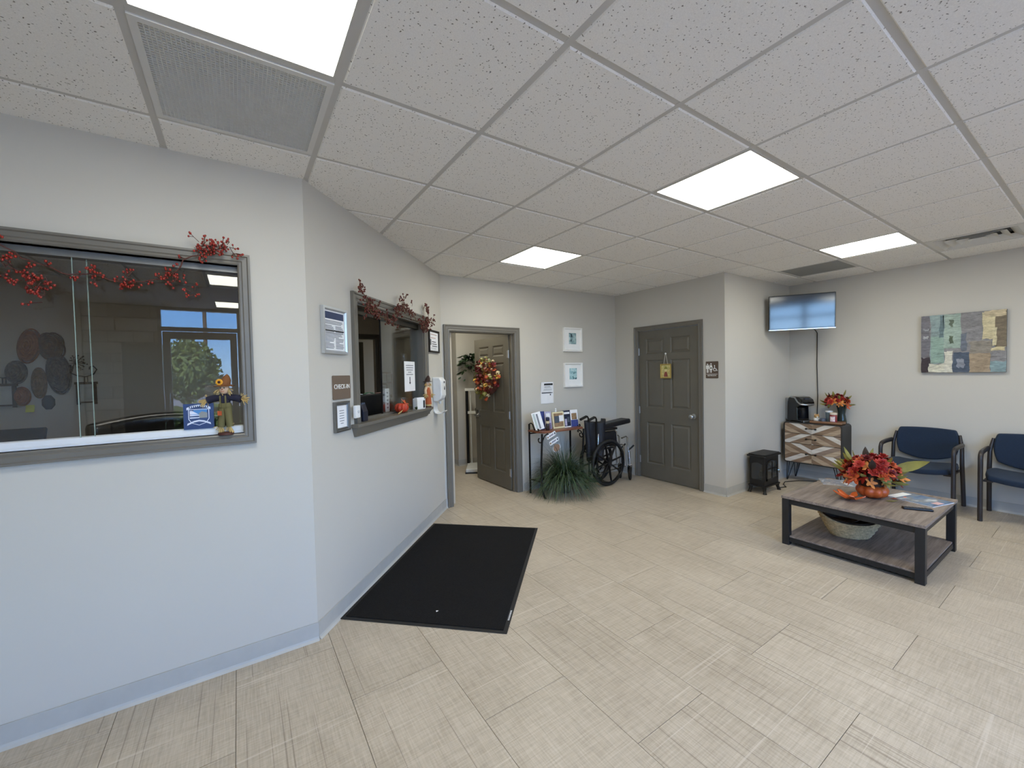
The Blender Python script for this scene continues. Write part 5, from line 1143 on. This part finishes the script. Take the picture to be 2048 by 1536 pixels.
for lab, x in (('wooden lantern frame on scroll bracket near the window division', -1.32), ('wooden lantern frame on scroll bracket at the picture edge', -1.885)):
    t = wthing(W_OB, 'wall_lantern', lab, 'lantern', x+2.3, 1.38, -.001, group='lanterns on the office wall'); 
    for q in ((-.075, -.115, -.05, .115), (.05, -.115, .075, .115), (-.085, .095, .085, .12), (-.055, -.10, .055, -.085)): mb = MB(); mb.box(q[0], -.06, q[1], q[2], -.03, q[3]); mb.build('frame_bar', LWOOD, t)
    mb = MB(); mb.box(-.05, -.048, -.085, .05, -.044, .095); mb.build('frosted_pane', plain('frosted', (190, 186, 174), .4), t)
    mb = MB(); mb.tube([(-.12, -.01, .26), (-.115, -.03, .215), (-.06, -.045, .185), (0, -.045, .175), (.06, -.045, .20), (.085, -.045, .25), (.06, -.045, .285), (.03, -.045, .275), (.03, -.045, .25)], .006, 6); mb.tube([(-.01, -.045, .12), (-.01, -.045, .18)], .004, 5); mb.tube([(.012, -.045, .12), (.012, -.045, .18)], .004, 5); mb.box(-.13, -.012, .17, -.11, 0, .30); mb.build('scroll_bracket', BLACKM, t, smooth=50)
t = wthing(W_OB, 'dried_bunch', 'dried seed bunch poking out beside the twig basket', 'dried plant', -1.40+2.3, 1.70, -.03); rnd = random.Random(6); mb = MB()
for i in range(40): d = Vector((rnd.uniform(-.2, 1), rnd.uniform(-.8, .1), rnd.uniform(-.9, .9))).normalized()*rnd.uniform(.05, .10); mb.tube([(0, 0, 0), tuple(d)], .0018, 4); mb.ell(tuple(d), .007, .007, .007, 6, 4)
o = mb.build('seed_heads', GRW, t); o['kind'] = 'stuff'
# desk things just inside the office window
t = thing('office_desk', 'dark desk under the office window', 'desk', (-1.1, 2.93, 0)); DDARK = plain('desk_dark', (40, 36, 34), .5); mb = MB(); mb.box(-.85, -.24, .72, .85, .22, .755); mb.build('worktop', DDARK, t, bevel=.003)
for x in (-.82, .82): mb = MB(); mb.box(x-.02, -.22, 0, x+.02, .2, .72); mb.build('side_panel', DDARK, t)
t = thing('office_chair', 'black leather office chair back behind the office window', 'chair', (-.42, 3.62, 0), .15); LEA = plain('black_leather', (15, 15, 17), .32, var=.3, scale=6, bump=.4)
mb = MB(); mb.grid(lambda u, v: (-.36+.72*u, .06-.10*(2*u-1)**2-.08*v, .62+.62*v+.04*math.sin(PI*u)), 14, 10); mb.build('backrest', LEA, t, smooth=60, solid=.10, bevel=.03)
mb = MB(); mb.box(-.27, -.52, .45, .27, .02, .55); mb.build('seat', LEA, t, bevel=.03, seg=3); mb = MB(); mb.tube([(0, -.25, .06), (0, -.25, .46)], .03, 10); mb.build('column', BLACK, t, smooth=50)
for k in range(5): a = 2*PI*k/5; mb = MB(); mb.tube([(0, -.25, .08), (.3*math.cos(a), -.25+.3*math.sin(a), .05)], [.028, .016], 8); mb.ell((.3*math.cos(a), -.25+.3*math.sin(a), .028), .026, .026, .028, 8, 6); mb.build('base_arm', BLACK, t, smooth=50)
t = thing('desk_printer', 'black desktop printer with slatted paper tray by the window', 'printer', (-1.0, 2.93, .755)); mb = MB(); mb.box(-.24, -.17, 0, .24, .17, .38); mb.build('body', BLACK, t, bevel=.012)
for i in range(5): mb = MB(); mb.box(-.16, -.178, .28+i*.022, .2, -.17, .29+i*.022); mb.build('tray_slat', plain('slat_grey', (52, 52, 58), .4), t)
mb = MB(); mb.prism([(.16, .38), (.20, .38), (.26, .50), (.24, .51)], -.15, .15, 'x'); mb.build('paper_feed', BLACK, t); 
t = thing('paper_stack', 'loose white papers stacked on the printer top', 'paper', (-1.14, 2.90, 1.136), .2); mb = MB(); mb.box(-.09, -.12, 0, .09, .10, .05); mb.build('sheets', plain('office_paper', (200, 198, 194), .8), t)
t = wthing(W_OB, 'sticky_note', 'yellow sticky note below the reddish basket', 'note', -1.735+2.3, 1.245, -.002); mb = MB(); mb.grid(lambda u, v: (-.03+.06*u, -.002-.02*(1-v)**2, -.035+.07*v), 2, 4); mb.build('sheet', plain('sticky_yellow', (210, 206, 84), .7), t, solid=.001)

# ------------------------------------------------------------------ garlands
def garland(t, path, clusters, mt, mb_, seed, r=.0022, br=.0055):
    rnd = random.Random(seed); tw = MB(); be = MB(); pts = [Vector(p) for p in path]
    sm = []
    for i in range(len(pts)-1):
        for k in range(4):
            u = k/4; p0, p1, p2, p3 = pts[max(i-1, 0)], pts[i], pts[i+1], pts[min(i+2, len(pts)-1)]
            sm.append(.5*((2*p1)+(-p0+p2)*u+(2*p0-5*p1+4*p2-p3)*u*u+(-p0+3*p1-3*p2+p3)*u**3)+Vector((rnd.uniform(-.006, .006), 0, rnd.uniform(-.006, .006))))
    tw.tube(sm, r*1.3, 5)
    def sprig(c, L, spread):
        d = Vector((rnd.gauss(0, 1)*spread[0], rnd.gauss(0, 1)*spread[1]-.02, rnd.gauss(0, 1)*spread[2])); 
        if d.length < 1e-3: return
        d = d.normalized()*L*rnd.uniform(.5, 1); e = c+d; e.y = min(e.y, c.y+.01); mid = c+d*.5+Vector((rnd.uniform(-1, 1), 0, rnd.uniform(-1, 1)))*L*.15
        tw.tube([c, mid, e], r*.7, 4); be.ell(tuple(e), br, br, br*1.15, 6, 5)
        for _ in range(2): q = mid+(e-mid)*rnd.random()+Vector((rnd.uniform(-1, 1), rnd.uniform(-1, .3), rnd.uniform(-1, 1)))*.014; tw.tube([mid, q], r*.5, 4); be.ell(tuple(q), br*.8, br*.8, br, 6, 5)
    for p in sm[::2]: sprig(p, .035, (1, .4, 1))
    for (x, y, z, n, L) in clusters:
        for _ in range(n): sprig(Vector((x, y, z))+Vector((rnd.gauss(0, L*.35), rnd.uniform(-.015, .0), rnd.gauss(0, L*.3))), L, (1, .5, 1))
    o = tw.build('twig', mt, t); o = be.build('berries', mb_, t, smooth=60); o['kind'] = 'stuff'
TWIG = plain('twig_brown', (86, 48, 40), .8); TWIG2 = plain('twig_tan', (112, 88, 66), .8); BERR = plain('berry_red', (150, 42, 30), .35, var=.3, scale=60); BERD = plain('berry_dark', (96, 36, 28), .35, var=.4, scale=60)
t = wthing(W_LEFT, 'berry_garland', 'red berry twig garland draped across the office window', 'garland', 1.75, 0, 0)
garland(t, [(-.02, -.035, 2.16), (-.10, -.035, 2.12), (-.18, -.03, 2.085), (-.245, -.006, 2.01), (-.33, .012, 1.965), (-.42, .012, 1.955), (-.52, .012, 1.978), (-.60, .012, 1.972), (-.70, .005, 2.01), (-.79, -.02, 2.06), (-.95, -.03, 2.09), (-1.1, -.01, 2.0)],
    [(-.10, -.04, 2.135, 26, .06), (-.03, -.04, 2.15, 8, .06), (-.25, .0, 1.985, 12, .05), (-.40, .01, 1.955, 10, .05), (-.17, .0, 1.93, 4, .04), (-.70, .0, 1.94, 14, .06), (-.66, .0, 1.885, 8, .06), (-.78, -.01, 1.975, 12, .06), (-.52, .01, 1.965, 5, .05)], TWIG, BERR, 5)
t = wthing(W_CHK, 'berry_garland', 'dark berry twig garland over the top of check-in window', 'garland', 0, 0, 0)
garland(t, [(.47, -.05, 2.08), (.54, -.05, 2.06), (.62, -.045, 2.0), (.75, -.04, 1.945), (.92, -.04, 1.94), (1.02, -.04, 1.97), (1.08, -.045, 2.04), (1.2, -.045, 2.09), (1.36, -.045, 2.06), (1.5, -.04, 1.99), (1.62, -.045, 1.98), (1.74, -.045, 2.02), (1.80, -.04, 2.10), (1.73, -.035, 2.17), (1.66, -.035, 2.12)],
    [(.48, -.05, 2.10, 9, .05), (.60, -.05, 1.985, 30, .07), (.70, -.05, 1.95, 16, .06), (.85, -.045, 1.93, 12, .05), (1.05, -.05, 2.02, 16, .06), (1.17, -.05, 2.10, 26, .07), (1.33, -.045, 2.06, 9, .06), (1.60, -.05, 1.97, 26, .07), (1.72, -.05, 2.0, 22, .06), (1.74, -.04, 2.13, 12, .05), (1.86, -.05, 2.05, 6, .06), (1.0, -.045, 1.92, 8, .05)], TWIG2, BERD, 8, .0022, .0065)

# ------------------------------------------------------------------ scarecrow dolls
STRAW = plain('raffia', (204, 176, 116), .85, var=.25, scale=60); SKINC = plain('doll_face', (222, 190, 160), .8)
def straw_tuft(t, c, d, n, L, sp, seed, name='straw'):
    rnd = random.Random(seed); mb = MB(); c = Vector(c); d = Vector(d).normalized()
    for _ in range(n): e = (d+Vector((rnd.gauss(0, sp), rnd.gauss(0, sp)*.6, rnd.gauss(0, sp)))).normalized()*L*rnd.uniform(.6, 1); mb.tube([c, c+e*.6, c+e+Vector((0, 0, -.1*L))], .0016, 4)
    o = mb.build(name, STRAW, t); return o
def doll(W, label, s, z, y, H, rz, top, bottom, hat, arms=True, dress=False, seed=1, flower=True):
    t = wthing(W, 'scarecrow_doll', label, 'doll', s, z, y); t.rotation_euler = (0, 0, W.rz+rz); k = H/.31
    def S(v): return tuple(q*k for q in v)
    mb = MB(); mb.lathe([(.034*k, 0), (.034*k, .010*k), (.03*k, .013*k), (.001, .014*k)], 16); mb.build('base', plain('base_brown', (74, 40, 30), .7), t, smooth=40)
    if dress:
        mb = MB(); mb.lathe([(.036*k, .03*k), (.034*k, .05*k), (.024*k, .16*k), (.02*k, .19*k), (.001, .2*k)], 16); mb.build('dress', bottom, t, smooth=50)
        mb = MB(); mb.lathe([(.03*k, .012*k), (.034*k, .035*k), (.001, .036*k)], 16); mb.build('hem', STRAW, t, smooth=50)
    else:
        for s_ in (-1, 1):
            mb = MB(); mb.tube([S((s_*.02, 0, .04)), S((s_*.015, 0, .09)), S((s_*.010, 0, .135))], [.016*k, .016*k, .02*k], 10); mb.build('trouser_leg', bottom, t, smooth=60)
            straw_tuft(t, S((s_*.021, -.004, .045)), (0, 0, -1), 26, .036*k, .35, seed+s_+3, 'straw_boot')
        mb = MB(); mb.ell(S((0, 0, .145)), .03*k, .019*k, .03*k, 14, 8); mb.build('trousers', bottom, t, smooth=60)
        mb = MB(); mb.box(-.026*k, -.021*k, .10*k, -.008*k, -.017*k, .122*k); mb.build('patch', AUT[1], t)
        for s_ in (-1, 1): mb = MB(); mb.box((s_*.012-.003)*k, -.022*k, .14*k, (s_*.012+.003)*k, -.017*k, .20*k); mb.build('strap', bottom, t)
    mb = MB(); mb.ell(S((0, 0, .178)), .026*k, .019*k, .032*k, 14, 8)
    if arms:
        for s_ in (-1, 1): mb.tube([S((s_*.015, 0, .19)), S((s_*.05, 0, .186)), S((s_*.075, 0, .178))], [.016*k, .018*k, .019*k], 10)
    else:
        for s_ in (-1, 1): mb.tube([S((s_*.018, 0, .195)), S((s_*.034, -.006, .165)), S((s_*.036, -.012, .13))], [.012*k, .013*k, .013*k], 10)
    mb.build('shirt', top, t, smooth=60)
    for s_ in (-1, 1): straw_tuft(t, S((s_*.075, 0, .178)) if arms else S((s_*.036, -.012, .13)), (s_*1, -.2, -.25 if s_ < 0 else .1) if arms else (s_*.3, -.2, -1), 34, .042*k, .45, seed+s_+9, 'straw_hand')
    mb = MB(); mb.ell(S((0, -.002, .232)), .022*k, .021*k, .026*k, 14, 10); mb.build('head', SKINC, t, smooth=60)
    mb = MB()
    for s_ in (-1, 1): mb.ell(S((s_*.008, -.021, .238)), .0028*k, .0022*k, .0038*k, 6, 4)
    mb.build('eyes', BLACK, t)
    mb = MB(); mb.ell(S((0, -.023, .231)), .003*k, .003*k, .003*k, 6, 4); mb.tube([S((-.008, -.0205, .222)), S((0, -.022, .219)), S((.008, -.0205, .222))], .0009*k, 4); mb.build('nose_and_mouth', AUT[1], t)
    straw_tuft(t, S((-.016, -.002, .235)), (-.6, -.3, -.8), 16, .04*k, .3, seed+20, 'straw_hair'); straw_tuft(t, S((.016, -.002, .235)), (.6, -.3, -.8), 16, .04*k, .3, seed+21, 'straw_hair')
    mb = MB(); mb.lathe([(.044*k, .246*k), (.046*k, .249*k), (.026*k, .254*k), (.024*k, .275*k), (.012*k, .298*k), (.004*k, .306*k), (.0005, .308*k)], 18); mb.M = Matrix.Identity(4); mb.v = [(x+(z_-.25*k)*.25*(z_ > .26*k), y_, z_) for x, y_, z_ in mb.v]; mb.build('hat', hat, t, smooth=50)
    if flower:
        for q in range(9): a = 2*PI*q/9; mb = MB(); mb.ell((-.008*k+.011*k*math.cos(a), -.032*k, .268*k+.011*k*math.sin(a)), .0062*k, .002*k, .0062*k, 6, 4); mb.build('petal', plain('sunflower', (226, 160, 40), .6), t)
        mb = MB(); mb.ell((-.008*k, -.034*k, .268*k), .007*k, .003*k, .007*k, 8, 5); mb.build('flower_centre', plain('flower_brown', (64, 28, 20), .8), t)
    return t
doll(W_LEFT, 'scarecrow doll with sunflower hat standing in the office window corner', 1.75-.058, W1[2], -.004, .31, -.38, plain('doll_navy', (28, 28, 48), .85), plain('doll_olive', (104, 98, 62), .85), plain('doll_hat_brown', (120, 76, 40), .85), seed=4)
doll(W_CHK, 'scarecrow doll in rust dress at the end of check-in sill', 1.755, W2[2]+.002, -.026, .315, -.5, plain('doll_cream', (206, 180, 150), .85), plain('doll_rust', (170, 86, 46), .85), plain('doll_hat_dark', (56, 36, 30), .85), arms=False, dress=True, seed=14, flower=False)
# ------------------------------------------------------------------ small things on the sills
t = wthing(W_LEFT, 'shield_plaque', 'blue square plaque with white shield emblem against the office window glass', 'plaque', 1.75-.167, W1[2]+.036, .03)
mb = MB(); mb.box(-.061, -.003, 0, .061, .003, .127); mb.build('plate', plain('plaque_blue', (34, 56, 104), .4), t)
EMB = plain('emblem_white', (214, 220, 236), .5)
def flat(poly, y, m_, nm): mb = MB(); mb.prism(poly, y-.0006, y, 'y'); mb.build(nm, m_, t)
flat([(-.030, .030), (0, .018), (.030, .030), (.042, .050), (.042, .100), (-.042, .100), (-.042, .050)], -.003, EMB, 'shield')
flat([(-.028, .032), (0, .021), (.028, .032), (.039, .051), (.039, .097), (-.039, .097), (-.039, .051)], -.0036, plain('plaque_inner', (44, 66, 110), .4), 'shield_field')
flat([(-.03, .07), (.03, .07), (.034, .096), (-.02, .096)], -.0042, plain('plaque_sky', (70, 130, 190), .4), 'sky')
flat([(-.036, .074), (-.002, .074), (-.026, .092), (-.036, .092)], -.0046, EMB, 'mountain')
flat([(.0, .055), (.034, .055), (.034, .080), (.012, .088), (.0, .078)], -.0046, plain('plaque_rock', (136, 140, 140), .6), 'rock')
for z in (.066, .054): flat([(-.036, z), (.002, z+.001), (.002, z+.005), (-.036, z+.006)], -.005, EMB, 'stripe')
flat([(-.048, .096), (-.03, .106), (0, .112), (.03, .106), (.048, .096), (.048, .108), (.03, .117), (0, .122), (-.03, .117), (-.048, .108)], -.0048, EMB, 'banner')
for i in range(10): x = -.036+i*.008; flat([(x-.0022, .1065+.006*(1-(x/.045)**2)-.003), (x+.0022, .1065+.006*(1-(x/.045)**2)-.003), (x+.0018, .1135+.006*(1-(x/.045)**2)-.002), (x-.0018, .1135+.006*(1-(x/.045)**2)-.002)], -.0056, NAVY, 'letter')
flat([(-.048, .020), (-.02, .034), (0, .038), (.02, .034), (.048, .020), (.046, .030), (.02, .042), (0, .046), (-.02, .042), (-.046, .030)], -.005, EMB, 'ribbon')
t = wthing(W_CHK, 'fabric_pumpkin', 'red-orange fabric pumpkin with yellow leaf on check-in sill', 'pumpkin', 1.2, W2[2]+.002, .0)
pumpkin(t, (0, 0, .001), .06, .085, plain('red_pumpkin', (186, 58, 30), .5, var=.2, scale=20)); mb = MB(); mb.tube([(0, 0, .082), (.004, 0, .10)], [.006, .004], 6); mb.build('stem', TWIG2, t)
mb = MB(); mb.tube([(-.04, -.03, .03), (-.09, -.035, .012), (-.13, -.03, .004), (-.11, -.035, .016), (-.05, -.03, .024)], .0025, 5); mb.build('raffia_tie', STRAW, t)
for i, (p, d) in enumerate((((.045, -.01, .05), (.5, -.8, .6)), ((.06, -.01, .03), (.6, -.8, .2)), ((.03, -.02, .08), (.1, -.7, .8)), ((.075, 0, .06), (.7, -.6, .5)))): place(LEAFM, 'leaf', t, p, quat=orient(d, i), sc=.75, mat=(AUT[3], WCOL[6], AUT[1], WCOL[6])[i])
t = wthing(W_CHK, 'card_holder', 'white card holder box beside the small scarecrow doll', 'card holder', 1.555, W2[2]+.002, -.012); t.rotation_euler = (0, 0, W_CHK.rz-.3)
mb = MB(); mb.box(-.06, -.03, 0, .06, .02, .006); mb.box(-.06, -.03, 0, -.056, .02, .095); mb.box(.056, -.03, 0, .06, .02, .095); mb.box(-.06, .014, 0, .06, .02, .10); mb.box(-.06, -.03, 0, .06, -.026, .085); mb.build('box', WHITE, t); mb = MB(); mb.box(-.052, -.022, .008, .052, .01, .108); mb.build('cards', PAPER, t); mb = MB(); mb.box(.028, -.0308, .01, .052, -.03, .08); mb.build('printed_area', INK, t)
t = wthing(W_CHK, 'silk_sprig', 'tiny dark green silk sprig in front of the card holder', 'sprig', 1.44, W2[2]+.002, -.035)
for i in range(9): a = i*.7; place(BLADEM, 'leaf', t, (0, 0, .004), quat=orient_x((math.cos(a), math.sin(a)*.5, .5+.3*(i % 3))), sc=.35, mat=FERN)
